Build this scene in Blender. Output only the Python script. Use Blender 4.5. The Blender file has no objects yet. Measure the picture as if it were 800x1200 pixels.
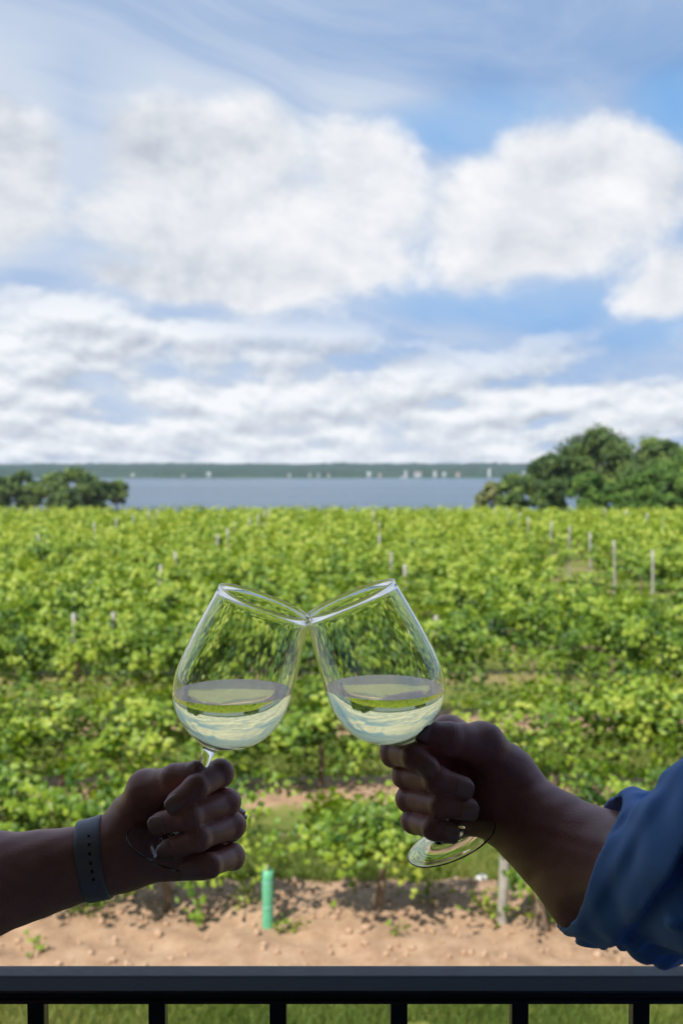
import bpy, bmesh, math, random
import numpy as np
from mathutils import Vector, Matrix, Quaternion
random.seed(7)
RNG = np.random.default_rng(11)
SC = bpy.context.scene
COL = SC.collection
R = math.radians

# ------------------------------------------------------------------ camera
CAM = Vector((0, 0, 4.1)); PITCH = R(-2.6); FPX = 1167.0
FWD = Vector((0, math.cos(PITCH), math.sin(PITCH))); UP = Vector((0, -math.sin(PITCH), math.cos(PITCH)))
def P(px, py, d):
    return CAM + Vector((1, 0, 0)) * ((px - 400) / FPX * d) + UP * (-(py - 600) / FPX * d) + FWD * d
cd = bpy.data.cameras.new('camera'); cam = bpy.data.objects.new('camera', cd); COL.objects.link(cam)
cam.location = CAM; cam.rotation_euler = (R(90) + PITCH, 0, 0)
cd.sensor_fit = 'VERTICAL'; cd.sensor_height = 36; cd.sensor_width = 24; cd.lens = 35.0
cd.clip_start = 0.02; cd.clip_end = 9000
cd.dof.use_dof = True; cd.dof.focus_distance = 0.86; cd.dof.aperture_fstop = 8.0
SC.camera = cam

# ------------------------------------------------------------------ helpers
def link(o, parent=None):
    COL.objects.link(o)
    if parent is not None: o.parent = parent
    return o
def tag(o, label=None, cat=None, group=None, kind=None):
    if label: o['label'] = label
    if cat: o['category'] = cat
    if group: o['group'] = group
    if kind: o['kind'] = kind
    return o
def empty(name, loc=(0, 0, 0), rz=0.0, label=None, cat=None, group=None):
    o = bpy.data.objects.new(name, None); o.empty_display_size = 0.1
    o.location = loc; o.rotation_euler = (0, 0, rz); link(o); tag(o, label, cat, group); return o
def mesh_obj(name, verts, faces, mat, parent=None, smooth=False, attr=None):
    me = bpy.data.meshes.new(name)
    verts = np.asarray(verts, dtype=np.float64)
    if isinstance(faces, np.ndarray):
        n = faces.shape[1]; nf = len(faces)
        me.vertices.add(len(verts)); me.vertices.foreach_set('co', verts.ravel())
        me.loops.add(nf * n); me.loops.foreach_set('vertex_index', faces.ravel().astype(np.int32))
        me.polygons.add(nf); me.polygons.foreach_set('loop_start', np.arange(0, nf * n, n, dtype=np.int32))
        me.polygons.foreach_set('loop_total', np.full(nf, n, dtype=np.int32))
        me.update(calc_edges=True); me.validate()
    else:
        me.from_pydata([tuple(v) for v in verts], [], faces); me.update()
    if smooth: me.polygons.foreach_set('use_smooth', np.ones(len(me.polygons), dtype=bool))
    if attr is not None:
        a = me.attributes.new('tint', 'FLOAT', 'POINT'); a.data.foreach_set('value', np.asarray(attr, dtype=np.float32))
    if mat: me.materials.append(mat)
    o = bpy.data.objects.new(name, me); return link(o, parent)
def bm_obj(name, bm, mat, parent=None, smooth=False, bevel=0):
    me = bpy.data.meshes.new(name); bm.normal_update(); bm.to_mesh(me); bm.free()
    if smooth: me.polygons.foreach_set('use_smooth', np.ones(len(me.polygons), dtype=bool))
    if mat: me.materials.append(mat)
    o = bpy.data.objects.new(name, me); link(o, parent)
    if bevel:
        b = o.modifiers.new('bevel', 'BEVEL'); b.width = bevel; b.segments = 2; b.limit_method = 'ANGLE'
    return o
def bx(bm, x0, x1, y0, y1, z0, z1):
    vs = [bm.verts.new(p) for p in ((x0,y0,z0),(x1,y0,z0),(x1,y1,z0),(x0,y1,z0),(x0,y0,z1),(x1,y0,z1),(x1,y1,z1),(x0,y1,z1))]
    for f in ((0,3,2,1),(4,5,6,7),(0,1,5,4),(1,2,6,5),(2,3,7,6),(3,0,4,7)): bm.faces.new([vs[i] for i in f])
def tube(bm, pts, rads, n=8, cap=True, jit=0.0, rnd=random):
    pts = [Vector(p) for p in pts]; rings = []
    ref = Vector((0.3, 1, 0.1)).normalized()
    for i, p in enumerate(pts):
        t = (pts[min(i+1, len(pts)-1)] - pts[max(i-1, 0)]).normalized()
        a = t.cross(ref)
        if a.length < 0.1: a = t.cross(Vector((1, 0, 0)))
        a.normalize(); b = t.cross(a)
        rings.append([bm.verts.new(p + (a*math.cos(2*math.pi*k/n) + b*math.sin(2*math.pi*k/n)) * rads[i] * (1 + rnd.uniform(-jit, jit))) for k in range(n)])
    for i in range(len(rings)-1):
        for k in range(n): bm.faces.new((rings[i][k], rings[i][(k+1) % n], rings[i+1][(k+1) % n], rings[i+1][k]))
    if cap:
        bm.faces.new(list(reversed(rings[0]))); bm.faces.new(rings[-1])
def smoothstep(a, b, x):
    t = np.clip((x - a) / (b - a), 0, 1); return t * t * (3 - 2 * t)
def vnoise(x, y, seed=0):
    xi = np.floor(x).astype(np.int64); yi = np.floor(y).astype(np.int64); fx = x - xi; fy = y - yi
    fx = fx*fx*(3-2*fx); fy = fy*fy*(3-2*fy)
    def h(a, b):
        n = (a * 374761393 + b * 668265263 + seed * 974711) & 0xffffffff
        n = ((n ^ (n >> 13)) * 1274126177) & 0xffffffff
        return ((n ^ (n >> 16)) & 0xffff) / 65535.0
    return (h(xi,yi)*(1-fx)+h(xi+1,yi)*fx)*(1-fy) + (h(xi,yi+1)*(1-fx)+h(xi+1,yi+1)*fx)*fy

# ------------------------------------------------------------------ materials
def mat(name):
    m = bpy.data.materials.new(name); m.use_nodes = True
    nt = m.node_tree; return m, nt, nt.nodes['Principled BSDF']
def noise(nt, scale, detail=4, rough=0.55, coord='Object', dist=0.0, vec=None):
    n = nt.nodes.new('ShaderNodeTexNoise'); n.inputs['Scale'].default_value = scale
    n.inputs['Detail'].default_value = detail; n.inputs['Roughness'].default_value = rough; n.inputs['Distortion'].default_value = dist
    if vec is None:
        t = nt.nodes.new('ShaderNodeTexCoord'); vec = t.outputs[coord]
    nt.links.new(vec, n.inputs['Vector']); return n.outputs['Fac']
def ramp(nt, fac, stops, interp='LINEAR'):
    r = nt.nodes.new('ShaderNodeValToRGB'); r.color_ramp.interpolation = interp
    el = r.color_ramp.elements
    while len(el) < len(stops): el.new(0.5)
    for e, (p, c) in zip(el, stops): e.position = p; e.color = (*c, 1) if len(c) == 3 else c
    nt.links.new(fac, r.inputs['Fac']); return r.outputs['Color']
def math_(nt, op, a, b=None, c=None, clamp=False):
    n = nt.nodes.new('ShaderNodeMath'); n.operation = op; n.use_clamp = clamp
    for i, v in enumerate((a, b, c)):
        if v is None: continue
        if isinstance(v, (int, float)): n.inputs[i].default_value = v
        else: nt.links.new(v, n.inputs[i])
    return n.outputs[0]
def sstep(nt, v, a, b):
    n = nt.nodes.new('ShaderNodeMapRange'); n.interpolation_type = 'SMOOTHSTEP'
    nt.links.new(v, n.inputs['Value']); n.inputs['From Min'].default_value = a; n.inputs['From Max'].default_value = b
    return n.outputs['Result']
def mixc(nt, fac, a, b):
    n = nt.nodes.new('ShaderNodeMix'); n.data_type = 'RGBA'
    for k, v in ((0, fac), (6, a), (7, b)):
        if isinstance(v, (int, float)): n.inputs[k].default_value = v
        elif isinstance(v, tuple): n.inputs[k].default_value = (*v, 1) if len(v) == 3 else v
        else: nt.links.new(v, n.inputs[k])
    return n.outputs[2]
def bump(nt, bs, h, strength, dist=0.01):
    b = nt.nodes.new('ShaderNodeBump'); b.inputs['Strength'].default_value = strength; b.inputs['Distance'].default_value = dist
    nt.links.new(h, b.inputs['Height']); nt.links.new(b.outputs['Normal'], bs.inputs['Normal'])
def simple(name, c, rough=0.6, nscale=None, c2=None, bmp=0, metal=0.0, bdist=0.01):
    m, nt, bs = mat(name); bs.inputs['Roughness'].default_value = rough; bs.inputs['Metallic'].default_value = metal
    if nscale:
        f = noise(nt, nscale, 5); nt.links.new(ramp(nt, f, [(0.3, c), (0.7, c2 or c)]), bs.inputs['Base Color'])
        if bmp: bump(nt, bs, f, bmp, bdist)
    else: bs.inputs['Base Color'].default_value = (*c, 1)
    return m
def leafmat(name, stops, trans=0.35, rough=0.5):
    m, nt, bs = mat(name)
    at = nt.nodes.new('ShaderNodeAttribute'); at.attribute_name = 'tint'
    oi = nt.nodes.new('ShaderNodeObjectInfo')
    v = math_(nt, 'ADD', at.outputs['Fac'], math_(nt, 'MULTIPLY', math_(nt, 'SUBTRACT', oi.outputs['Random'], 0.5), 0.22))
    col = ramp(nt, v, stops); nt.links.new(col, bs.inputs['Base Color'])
    bs.inputs['Roughness'].default_value = rough; bs.inputs['Specular IOR Level'].default_value = 0.35
    tr = nt.nodes.new('ShaderNodeBsdfTranslucent')
    hs = nt.nodes.new('ShaderNodeHueSaturation'); hs.inputs['Hue'].default_value = 0.485; hs.inputs['Value'].default_value = 1.5; hs.inputs['Saturation'].default_value = 1.1
    nt.links.new(col, hs.inputs['Color']); nt.links.new(hs.outputs['Color'], tr.inputs['Color'])
    mx = nt.nodes.new('ShaderNodeMixShader'); mx.inputs[0].default_value = trans
    nt.links.new(bs.outputs[0], mx.inputs[1]); nt.links.new(tr.outputs[0], mx.inputs[2])
    nt.links.new(mx.outputs[0], nt.nodes['Material Output'].inputs['Surface'])
    return m
M = {}
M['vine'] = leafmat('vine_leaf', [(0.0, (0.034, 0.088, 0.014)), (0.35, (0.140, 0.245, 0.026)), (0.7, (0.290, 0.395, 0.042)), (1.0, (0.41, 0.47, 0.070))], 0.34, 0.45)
M['tree'] = leafmat('tree_leaf', [(0.0, (0.038, 0.074, 0.018)), (0.5, (0.095, 0.158, 0.036)), (1.0, (0.20, 0.28, 0.065))], 0.22, 0.6)
M['tree_bright'] = leafmat('bright_tree_leaf', [(0.0, (0.055, 0.12, 0.016)), (0.5, (0.12, 0.22, 0.034)), (1.0, (0.22, 0.33, 0.06))], 0.25, 0.6)
M['tree_pale'] = leafmat('pale_tree_leaf', [(0.0, (0.12, 0.15, 0.045)), (0.5, (0.22, 0.25, 0.085)), (1.0, (0.33, 0.33, 0.14))], 0.22, 0.6)
M['grass'] = leafmat('grass_blade', [(0.0, (0.07, 0.12, 0.018)), (0.5, (0.17, 0.23, 0.04)), (1.0, (0.36, 0.33, 0.10))], 0.3, 0.6)
M['bark'] = simple('vine_bark', (0.16, 0.11, 0.075), 0.9, 30, (0.30, 0.22, 0.15), 0.8)
M['treebark'] = simple('tree_bark', (0.06, 0.045, 0.03), 0.9, 6, (0.14, 0.11, 0.08), 0.6)
M['post'] = simple('weathered_wood', (0.29, 0.27, 0.23), 0.85, 14, (0.44, 0.41, 0.36), 0.5)
M['tube'] = simple('green_plastic', (0.10, 0.40, 0.22), 0.5, 18, (0.17, 0.52, 0.32), 0.2)
M['paletube'] = simple('pale_teal_plastic', (0.30, 0.66, 0.52), 0.5)
M['wire'] = simple('galvanised_wire', (0.16, 0.16, 0.16), 0.7)
M['clod'] = simple('soil_clod', (0.36, 0.22, 0.13), 0.95, 20, (0.52, 0.36, 0.24), 0.6)
M['stone'] = simple('pale_stone', (0.55, 0.52, 0.48), 0.8, 12, (0.68, 0.65, 0.6), 0.3)
M['woods'] = simple('far_foliage', (0.012, 0.030, 0.014), 0.9, 0.06, (0.030, 0.062, 0.026))
M['housewhite'] = simple('white_clapboard', (0.46, 0.47, 0.47), 0.6)
M['houseroof'] = simple('grey_shingle', (0.2, 0.19, 0.19), 0.8)
M['houseroofr'] = simple('brown_shingle', (0.30, 0.19, 0.14), 0.8)
M['housecream'] = simple('cream_clapboard', (0.42, 0.40, 0.31), 0.6)
M['darkglass'] = simple('dark_glass', (0.03, 0.035, 0.04), 0.15)
M['boat'] = simple('white_hull', (0.66, 0.66, 0.66), 0.35)
M['sail'] = simple('sail_cloth', (0.82, 0.82, 0.80), 0.7)
M['porch'] = simple('dark_stained_boards', (0.25, 0.24, 0.25), 0.8, 8, (0.30, 0.29, 0.30), 0.3)
M['porchfloor'] = simple('deck_boards', (0.20, 0.19, 0.19), 0.8, 8, (0.26, 0.25, 0.25), 0.3)
M['trousers'] = simple('dark_cotton', (0.02, 0.022, 0.03), 0.9, 300, (0.035, 0.037, 0.05), 0.3, bdist=0.001)
M['tshirt'] = simple('grey_cotton', (0.12, 0.12, 0.13), 0.9, 300, (0.16, 0.16, 0.17), 0.3, bdist=0.001)
M['shoe'] = simple('brown_leather', (0.05, 0.03, 0.02), 0.5)
M['hair'] = simple('brown_hair', (0.03, 0.018, 0.01), 0.5, 60, (0.06, 0.035, 0.02), 0.6)
M['eye'] = simple('eye_white', (0.7, 0.68, 0.66), 0.2)
M['iris'] = simple('brown_iris', (0.05, 0.025, 0.01), 0.2)
M['lips'] = simple('lips', (0.42, 0.17, 0.15), 0.5)
M['strap'] = simple('grey_rubber', (0.30, 0.32, 0.37), 0.45, 900, (0.34, 0.36, 0.41), 0.15, bdist=0.0005)
M['hole'] = simple('strap_hole', (0.01, 0.01, 0.012), 0.7)
M['silver'] = simple('silver_metal', (0.7, 0.7, 0.72), 0.25, metal=1.0)
M['gem'] = simple('clear_stone', (0.5, 0.52, 0.56), 0.1, metal=0.6)

def skin_mat(name, a, b):
    m, nt, bs = mat(name)
    f = noise(nt, 22, 5, 0.6); f2 = noise(nt, 420, 3, 0.6)
    nt.links.new(ramp(nt, f, [(0.3, a), (0.7, b)]), bs.inputs['Base Color'])
    bs.inputs['Roughness'].default_value = 0.46
    bs.inputs['Subsurface Weight'].default_value = 0.12; bs.inputs['Subsurface Radius'].default_value = (0.9, 0.35, 0.2); bs.inputs['Subsurface Scale'].default_value = 0.006
    bump(nt, bs, f2, 0.28, 0.0012); return m
M['skinL'] = skin_mat('fair_skin', (0.52, 0.245, 0.21), (0.68, 0.345, 0.30))
M['skinR'] = skin_mat('tan_skin', (0.42, 0.185, 0.165), (0.58, 0.27, 0.235))
M['nail'] = simple('fingernail', (0.52, 0.32, 0.29), 0.25)

# blue cotton
m, nt, bs = mat('blue_cotton'); M['blue'] = m
tc = nt.nodes.new('ShaderNodeTexCoord')
w = nt.nodes.new('ShaderNodeTexWave'); w.inputs['Scale'].default_value = 420; w.bands_direction = 'DIAGONAL'; nt.links.new(tc.outputs['Object'], w.inputs['Vector'])
f = noise(nt, 9, 4, 0.6)
nt.links.new(ramp(nt, f, [(0.3, (0.10, 0.29, 0.80)), (0.7, (0.13, 0.34, 0.86))]), bs.inputs['Base Color'])
bs.inputs['Roughness'].default_value = 0.85; bs.inputs['Sheen Weight'].default_value = 0.25
bump(nt, bs, noise(nt, 260, 3, 0.6), 0.25, 0.0008)

# rail paint
m, nt, bs = mat('dark_rail_paint'); M['rail'] = m
bs.inputs['Base Color'].default_value = (0.016, 0.019, 0.030, 1); bs.inputs['Specular IOR Level'].default_value = 0.5
f = noise(nt, 60, 4); f2 = noise(nt, 700, 2)
nt.links.new(ramp(nt, f, [(0.3, (0.30,)*3), (0.7, (0.42,)*3)]), bs.inputs['Roughness'])
bump(nt, bs, f2, 0.10, 0.0005)

# glass + wine
def glassmat(name, col, ior):
    m, nt, bs = mat(name)
    bs.inputs['Base Color'].default_value = (*col, 1); bs.inputs['Roughness'].default_value = 0.0
    bs.inputs['IOR'].default_value = ior; bs.inputs['Transmission Weight'].default_value = 1.0
    return m
M['glass'] = glassmat('clear_glass', (0.985, 0.99, 0.985), 1.48)
M['wine'] = glassmat('white_wine', (0.970, 0.950, 0.58), 1.345)

# ------------------------------------------------------------------ terrain
ROW0, ROWS = 8.7, 3.45
def zt(x, y):
    x = np.asarray(x, float); y = np.asarray(y, float)
    z = -0.036 * np.maximum(0, y - 52) * (1 - smoothstep(300, 400, y)) - smoothstep(300, 400, y) * 0
    z = np.where(y > 200, np.maximum(-17.6, -5.33 - (y - 200) * 0.075), -0.036 * np.maximum(0, y - 52))
    far = smoothstep(1780, 1830, y) * 3.6 + smoothstep(1830, 2300, y) * 9.0
    z = np.where(y > 1500, -17.6 + far + 2.5 * smoothstep(1850, 2400, y) * vnoise(x / 260, y / 260, 3), z)
    z = z + 0.5 * smoothstep(70, 140, y) * (1 - smoothstep(220, 300, y)) * smoothstep(0, 60, x)
    return z
xs = np.unique(np.concatenate([np.linspace(-2500, -60, 26), np.linspace(-60, -9, 52), np.arange(-9, 9.01, 0.075), np.linspace(9, 60, 52), np.linspace(60, 2500, 26)]))
ys = np.unique(np.concatenate([np.linspace(-50, 5, 12), np.arange(5.6, 16.5, 0.075), np.linspace(16.5, 60, 88), np.linspace(60, 420, 90), np.linspace(420, 1760, 10), np.linspace(1770, 1840, 12), np.linspace(1850, 2800, 50)]))
X, Y = np.meshgrid(xs, ys); Z = zt(X, Y)
def rowdist(y): return np.abs((y - ROW0 + ROWS / 2) % ROWS - ROWS / 2)
nearm = (1 - smoothstep(16, 24, Y)) * smoothstep(5, 6, Y) * (1 - smoothstep(9, 14, np.abs(X)))
soilm = np.maximum(1 - smoothstep(0.35, 0.9, rowdist(Y)), smoothstep(7.3, 7.7, Y) * (1 - smoothstep(9.3, 9.8, Y))) * smoothstep(7.2, 7.6, Y)
Z = Z + nearm * (0.05 * vnoise(X * 1.3, Y * 1.3, 1) + soilm * (0.075 * vnoise(X * 4.5, Y * 4.5, 2) + 0.045 * vnoise(X * 11, Y * 11, 5) ** 2 + 0.05)) 
nx, ny = len(xs), len(ys)
idx = np.arange(nx * ny).reshape(ny, nx)
F = np.stack([idx[:-1, :-1], idx[:-1, 1:], idx[1:, 1:], idx[1:, :-1]], -1).reshape(-1, 4)
m, nt, bs = mat('vineyard_ground'); M['ground'] = m
tc = nt.nodes.new('ShaderNodeTexCoord'); sp = nt.nodes.new('ShaderNodeSeparateXYZ'); nt.links.new(tc.outputs['Object'], sp.inputs[0])
yy = sp.outputs['Y']
nb = noise(nt, 0.55, 5, 0.6); nf = noise(nt, 5, 6, 0.65); nff = noise(nt, 40, 5, 0.7)
pp = math_(nt, 'PINGPONG', math_(nt, 'SUBTRACT', yy, ROW0), ROWS / 2)
dd = math_(nt, 'ADD', pp, math_(nt, 'ADD', math_(nt, 'MULTIPLY', math_(nt, 'SUBTRACT', nb, 0.5), 1.3), math_(nt, 'MULTIPLY', math_(nt, 'SUBTRACT', nf, 0.5), 0.9)))
soil = math_(nt, 'SUBTRACT', 1.0, sstep(nt, dd, 0.52, 0.72))
yn = math_(nt, 'ADD', yy, math_(nt, 'MULTIPLY', math_(nt, 'SUBTRACT', nf, 0.5), 0.9))
band = math_(nt, 'MULTIPLY', sstep(nt, yn, 7.42, 7.6), math_(nt, 'SUBTRACT', 1.0, sstep(nt, yn, 9.35, 9.75)))
soil = math_(nt, 'MULTIPLY', math_(nt, 'MAXIMUM', soil, band), sstep(nt, yn, 7.3, 7.5))
soil = math_(nt, 'MULTIPLY', soil, math_(nt, 'SUBTRACT', 1.0, math_(nt, 'MULTIPLY', sstep(nt, yy, 16, 19), .65)))
soil = math_(nt, 'MULTIPLY', soil, math_(nt, 'SUBTRACT', 1.0, sstep(nt, yy, 66, 70)))
soilc = ramp(nt, nf, [(0.25, (0.28, 0.172, 0.105)), (0.5, (0.41, 0.268, 0.170)), (0.8, (0.54, 0.385, 0.26))])
soilc = mixc(nt, math_(nt, 'MULTIPLY', sstep(nt, nff, 0.48, 0.7), 0.6), soilc, (0.30, 0.18, 0.10))
grassc = ramp(nt, nf, [(0.25, (0.09, 0.13, 0.025)), (0.55, (0.17, 0.19, 0.045)), (0.8, (0.28, 0.25, 0.08))])
ochre = ramp(nt, nb, [(0.3, (0.34, 0.24, 0.12)), (0.7, (0.42, 0.32, 0.17))])
gfar = mixc(nt, math_(nt, 'MULTIPLY', sstep(nt, yy, 120, 150), math_(nt, 'SUBTRACT', 1.0, sstep(nt, yy, 250, 290))), grassc, ochre)
gfar = mixc(nt, sstep(nt, yy, 1000, 1100), gfar, (0.05, 0.09, 0.03))
col = mixc(nt, soil, gfar, soilc); nt.links.new(col, bs.inputs['Base Color']); bs.inputs['Roughness'].default_value = 0.95
bs.inputs['Specular IOR Level'].default_value = 0.15
bump(nt, bs, math_(nt, 'ADD', nff, nf), 0.6, 0.02)
g = mesh_obj('ground', np.stack([X.ravel(), Y.ravel(), Z.ravel()], 1), F, m, smooth=True); tag(g, kind='structure')
def gz(x, y):
    j = int(np.clip(np.searchsorted(xs, x) - 1, 0, nx - 2)); i = int(np.clip(np.searchsorted(ys, y) - 1, 0, ny - 2))
    fx = (x - xs[j]) / (xs[j+1] - xs[j]); fy = (y - ys[i]) / (ys[i+1] - ys[i])
    return float((Z[i, j]*(1-fx) + Z[i, j+1]*fx)*(1-fy) + (Z[i+1, j]*(1-fx) + Z[i+1, j+1]*fx)*fy)

# water
m, nt, bs = mat('lake_water'); M['water'] = m
bs.inputs['Base Color'].default_value = (0.035, 0.065, 0.095, 1); bs.inputs['Roughness'].default_value = 0.22; bs.inputs['IOR'].default_value = 1.33
tc = nt.nodes.new('ShaderNodeTexCoord'); mp = nt.nodes.new('ShaderNodeMapping'); mp.inputs['Scale'].default_value = (0.25, 1, 1); nt.links.new(tc.outputs['Object'], mp.inputs[0])
f = noise(nt, 0.5, 6, 0.7, vec=mp.outputs[0]); bump(nt, bs, f, 1.0, 0.9)
f2 = noise(nt, 0.006, 3, 0.6, vec=mp.outputs[0]); nt.links.new(ramp(nt, f2, [(0.35, (0.018, 0.055, 0.095)), (0.65, (0.04, 0.095, 0.145))]), bs.inputs['Base Color'])
wa = mesh_obj('lake_water', [(-2450, 300, -16), (2450, 300, -16), (2450, 1830, -16), (-2450, 1830, -16)], [(0, 1, 2, 3)], m); tag(wa, kind='structure')

# ------------------------------------------------------------------ leaves and vines
def leaf_template(lod):
    if lod == 0:
        ang = np.radians([90, 62, 40, 12, -14, -48, -78, -102, -132, -166, 168, 140, 118])
        rad = np.array([1.0, .62, .9, .60, .82, .62, .34, .34, .62, .82, .60, .9, .62])
    elif lod == 1:
        ang = np.radians([90, 35, -20, -70, -110, 200, 145]); rad = np.array([1, .88, .8, .5, .5, .8, .88])
    else:
        ang = np.radians([90, 0, -90, 180]); rad = np.array([1, .85, .7, .85])
    x = np.cos(ang) * rad; y = np.sin(ang) * rad
    z = -0.28 * np.abs(x) - 0.16 * y * y
    v = np.concatenate([[[0, 0, 0.05]], np.stack([x, y, z], 1)]) if lod < 2 else np.stack([x, y, z], 1)
    if lod < 2: f = np.array([[0, 1 + i, 1 + (i + 1) % len(ang)] for i in range(len(ang))])
    else: f = np.array([[0, 1, 2], [0, 2, 3]])
    return v * 0.5, f
def place_leaves(pos, nrm, size, tint, lod, rng):
    v, f = leaf_template(lod); n = len(pos)
    nrm = nrm / np.linalg.norm(nrm, axis=1, keepdims=True)
    r = rng.normal(size=(n, 3)); a = np.cross(nrm, r); a /= np.linalg.norm(a, axis=1, keepdims=True)
    # tip tends to hang down
    dn = np.array([0, 0, -1.0]) + 0.55 * r; b = dn - nrm * np.sum(dn * nrm, 1, keepdims=True); b /= np.linalg.norm(b, axis=1, keepdims=True) + 1e-6
    a = np.cross(b, nrm)
    V = pos[:, None, :] + size[:, None, None] * (a[:, None, :] * v[None, :, 0:1] + b[:, None, :] * v[None, :, 1:2] + nrm[:, None, :] * v[None, :, 2:3])
    FF = f[None] + (np.arange(n) * len(v))[:, None, None]
    return V.reshape(-1, 3), FF.reshape(-1, 3), np.repeat(tint, len(v))
def vine_foliage(seed, lod, half=1.05, height=1.45, nshoot=46, droop=1.0, name='foliage'):
    rng = np.random.default_rng(seed); pos = []; nr = []; tn = []
    stepn = {0: 0.048, 1: 0.07, 2: 0.09}[lod]; sz = {0: 0.100, 1: 0.12, 2: 0.17}[lod]
    if lod == 2: nshoot = int(nshoot * 0.7)
    clump = np.linspace(-half, half, 6) * .9 + rng.normal(size=6) * .12; chh = rng.uniform(.74, 1.12, 6)
    for s in range(nshoot):
        ci = rng.integers(6); x0 = float(np.clip(clump[ci] + rng.normal() * .15, -half, half)) if rng.random() < .8 else rng.uniform(-half, half) * .95; p = np.array([x0, rng.normal() * 0.10, (rng.uniform(0.70, 1.0) if (s % 6 or height < 1.4) else rng.uniform(0.25, 0.6))])
        up = rng.random() < 0.72
        d = np.array([rng.normal() * 0.45, rng.normal() * 0.38, (rng.uniform(0.7, 1.3) if up else rng.uniform(-0.5, 0.35))])
        d /= np.linalg.norm(d); L = rng.uniform(0.5, 1.0) * chh[ci] * height * (0.78 if up else 0.62)
        n = int(L / stepn); base = rng.normal() * 0.17
        for k in range(n):
            t = k / n
            d = d + np.array([rng.normal() * 0.07, rng.normal() * 0.07 + np.sign(p[1]) * 0.02, -0.085 * droop * (0.4 + t)]); d /= np.linalg.norm(d)
            p = p + d * stepn
            if p[2] < 0.12: break
            if p[2] > height + 0.18: p[2] = height + 0.18 * rng.random()
            for q in range(2 if lod < 2 else 1):
                off = rng.normal(size=3) * np.array([0.07, 0.07, 0.05])
                pos.append(p + off); out = np.array([off[0] * 4 + rng.normal() * 0.5, off[1] * 6 + p[1] * 2.6 + rng.normal() * 0.5, 0.35 + rng.uniform(0, 0.6)]); nr.append(out)
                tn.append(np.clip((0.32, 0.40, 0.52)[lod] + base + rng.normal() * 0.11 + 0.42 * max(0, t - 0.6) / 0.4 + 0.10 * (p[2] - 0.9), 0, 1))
    pos = np.array(pos); nr = np.array(nr); tn = np.array(tn)
    size = sz * rng.uniform(0.6, 1.25, len(pos))
    return place_leaves(pos, nr, size, tn, lod, rng)
def mk_mesh(name, V, Fc, m, attr=None, smooth=False):
    o = mesh_obj(name, V, Fc, m, attr=attr, smooth=smooth); me = o.data; bpy.data.objects.remove(o); return me
def vine_trunk(seed, half=1.0):
    rr = random.Random(seed); bm = bmesh.new()
    x = 0; pts = []; rad = []
    lx = rr.uniform(-0.12, 0.12); ly = rr.uniform(-0.06, 0.06)
    for i in range(9):
        t = i / 8; pts.append((lx * t + rr.uniform(-.015, .015), ly * t + rr.uniform(-.015, .015), -0.08 + t * 0.96)); rad.append(0.040 - 0.014 * t + rr.uniform(-.004, .006))
    tube(bm, pts, rad, 9, True, 0.14, rr)
    for s in (-1, 1):
        q = [Vector(pts[-1]) - Vector((0, 0, .04))] + [Vector((lx + s * half * k / 5, rr.uniform(-.03, .03), 0.90 + rr.uniform(-.03, .03))) for k in range(1, 6)]
        tube(bm, q, [0.022, 0.02, 0.018, 0.015, 0.012, 0.008], 7, True, 0.1, rr)
    me = bpy.data.meshes.new('trunk'); bm.to_mesh(me); bm.free(); me.polygons.foreach_set('use_smooth', np.ones(len(me.polygons), dtype=bool)); me.materials.append(M['bark']); return me
FOL = {0: [],
       1: [], 2: []}
for lod, cnt, ns in ((0, 6, 84), (1, 6, 94), (2, 6, 104)):
    for i in range(cnt):
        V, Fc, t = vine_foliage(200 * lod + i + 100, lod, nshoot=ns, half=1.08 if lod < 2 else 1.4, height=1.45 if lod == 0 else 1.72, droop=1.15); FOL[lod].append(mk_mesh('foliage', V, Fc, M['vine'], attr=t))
FOLsmall = []
for i in range(3):
    V, Fc, t = vine_foliage(900 + i, 0, half=0.60, height=1.35, nshoot=58, droop=1.9); FOLsmall.append(mk_mesh('foliage', V, Fc, M['vine'], attr=t))
TRK = [vine_trunk(50 + i) for i in range(5)]
ORD = ['first', 'second', 'third', 'fourth', 'fifth', 'sixth', 'seventh', 'eighth', 'ninth', 'tenth', 'eleventh', 'twelfth', 'thirteenth', 'fourteenth', 'fifteenth', 'sixteenth', 'seventeenth', 'eighteenth', 'nineteenth', 'twentieth']
nv = 0
def add_vine(x, y, fol, trk, sx, sz, rz, label, group):
    global nv
    e = empty('grapevine', (x, y, gz(x, y) - 0.01), rz, label, 'grapevine', group); nv += 1
    e.scale = (1, 1, 1)
    f = bpy.data.objects.new('foliage', fol); link(f, e); f.scale = (sx, random.uniform(0.85, 1.2), sz)
    t = bpy.data.objects.new('trunk', trk); link(t, e); t.scale = (1, 1, sz)
    return e
# nearest row, one by one  (x, foliage set, width, height)
row1 = [(-4.75, 0, 1.0, 0.95, 'leafy grapevine of the nearest row hidden behind the bare arm at the left frame edge'),
        (-2.90, 2, 0.86, 0.98, 'leafy grapevine of the nearest row above the forearm wearing the watch'),
        (0.30, 's0', .92, 0.80, 'small grapevine hanging low between the two hands right of the green tube'),
        (2.15, 1, 0.62, 0.88, 'grapevine behind the wrist of the blue-sleeved arm, in the nearest row'),
        (3.75, 3, 0.95, 0.98, 'leafy grapevine of the nearest row just above the blue sleeve'),
        (5.3, 4, 1.0, 0.95, 'leafy grapevine of the nearest row beyond the right frame edge')]
for x, fv, sx, sz, lab in row1:
    fol = FOLsmall[0] if fv == 's0' else FOL[0][fv]
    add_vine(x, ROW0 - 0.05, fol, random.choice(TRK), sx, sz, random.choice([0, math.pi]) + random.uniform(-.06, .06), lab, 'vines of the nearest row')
add_vine(-1.55, ROW0 + 0.05, FOLsmall[1], TRK[1], 0.80, 0.92, 0.2, 'small grapevine of the nearest row behind the fist with the ring', 'vines of the nearest row')
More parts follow.
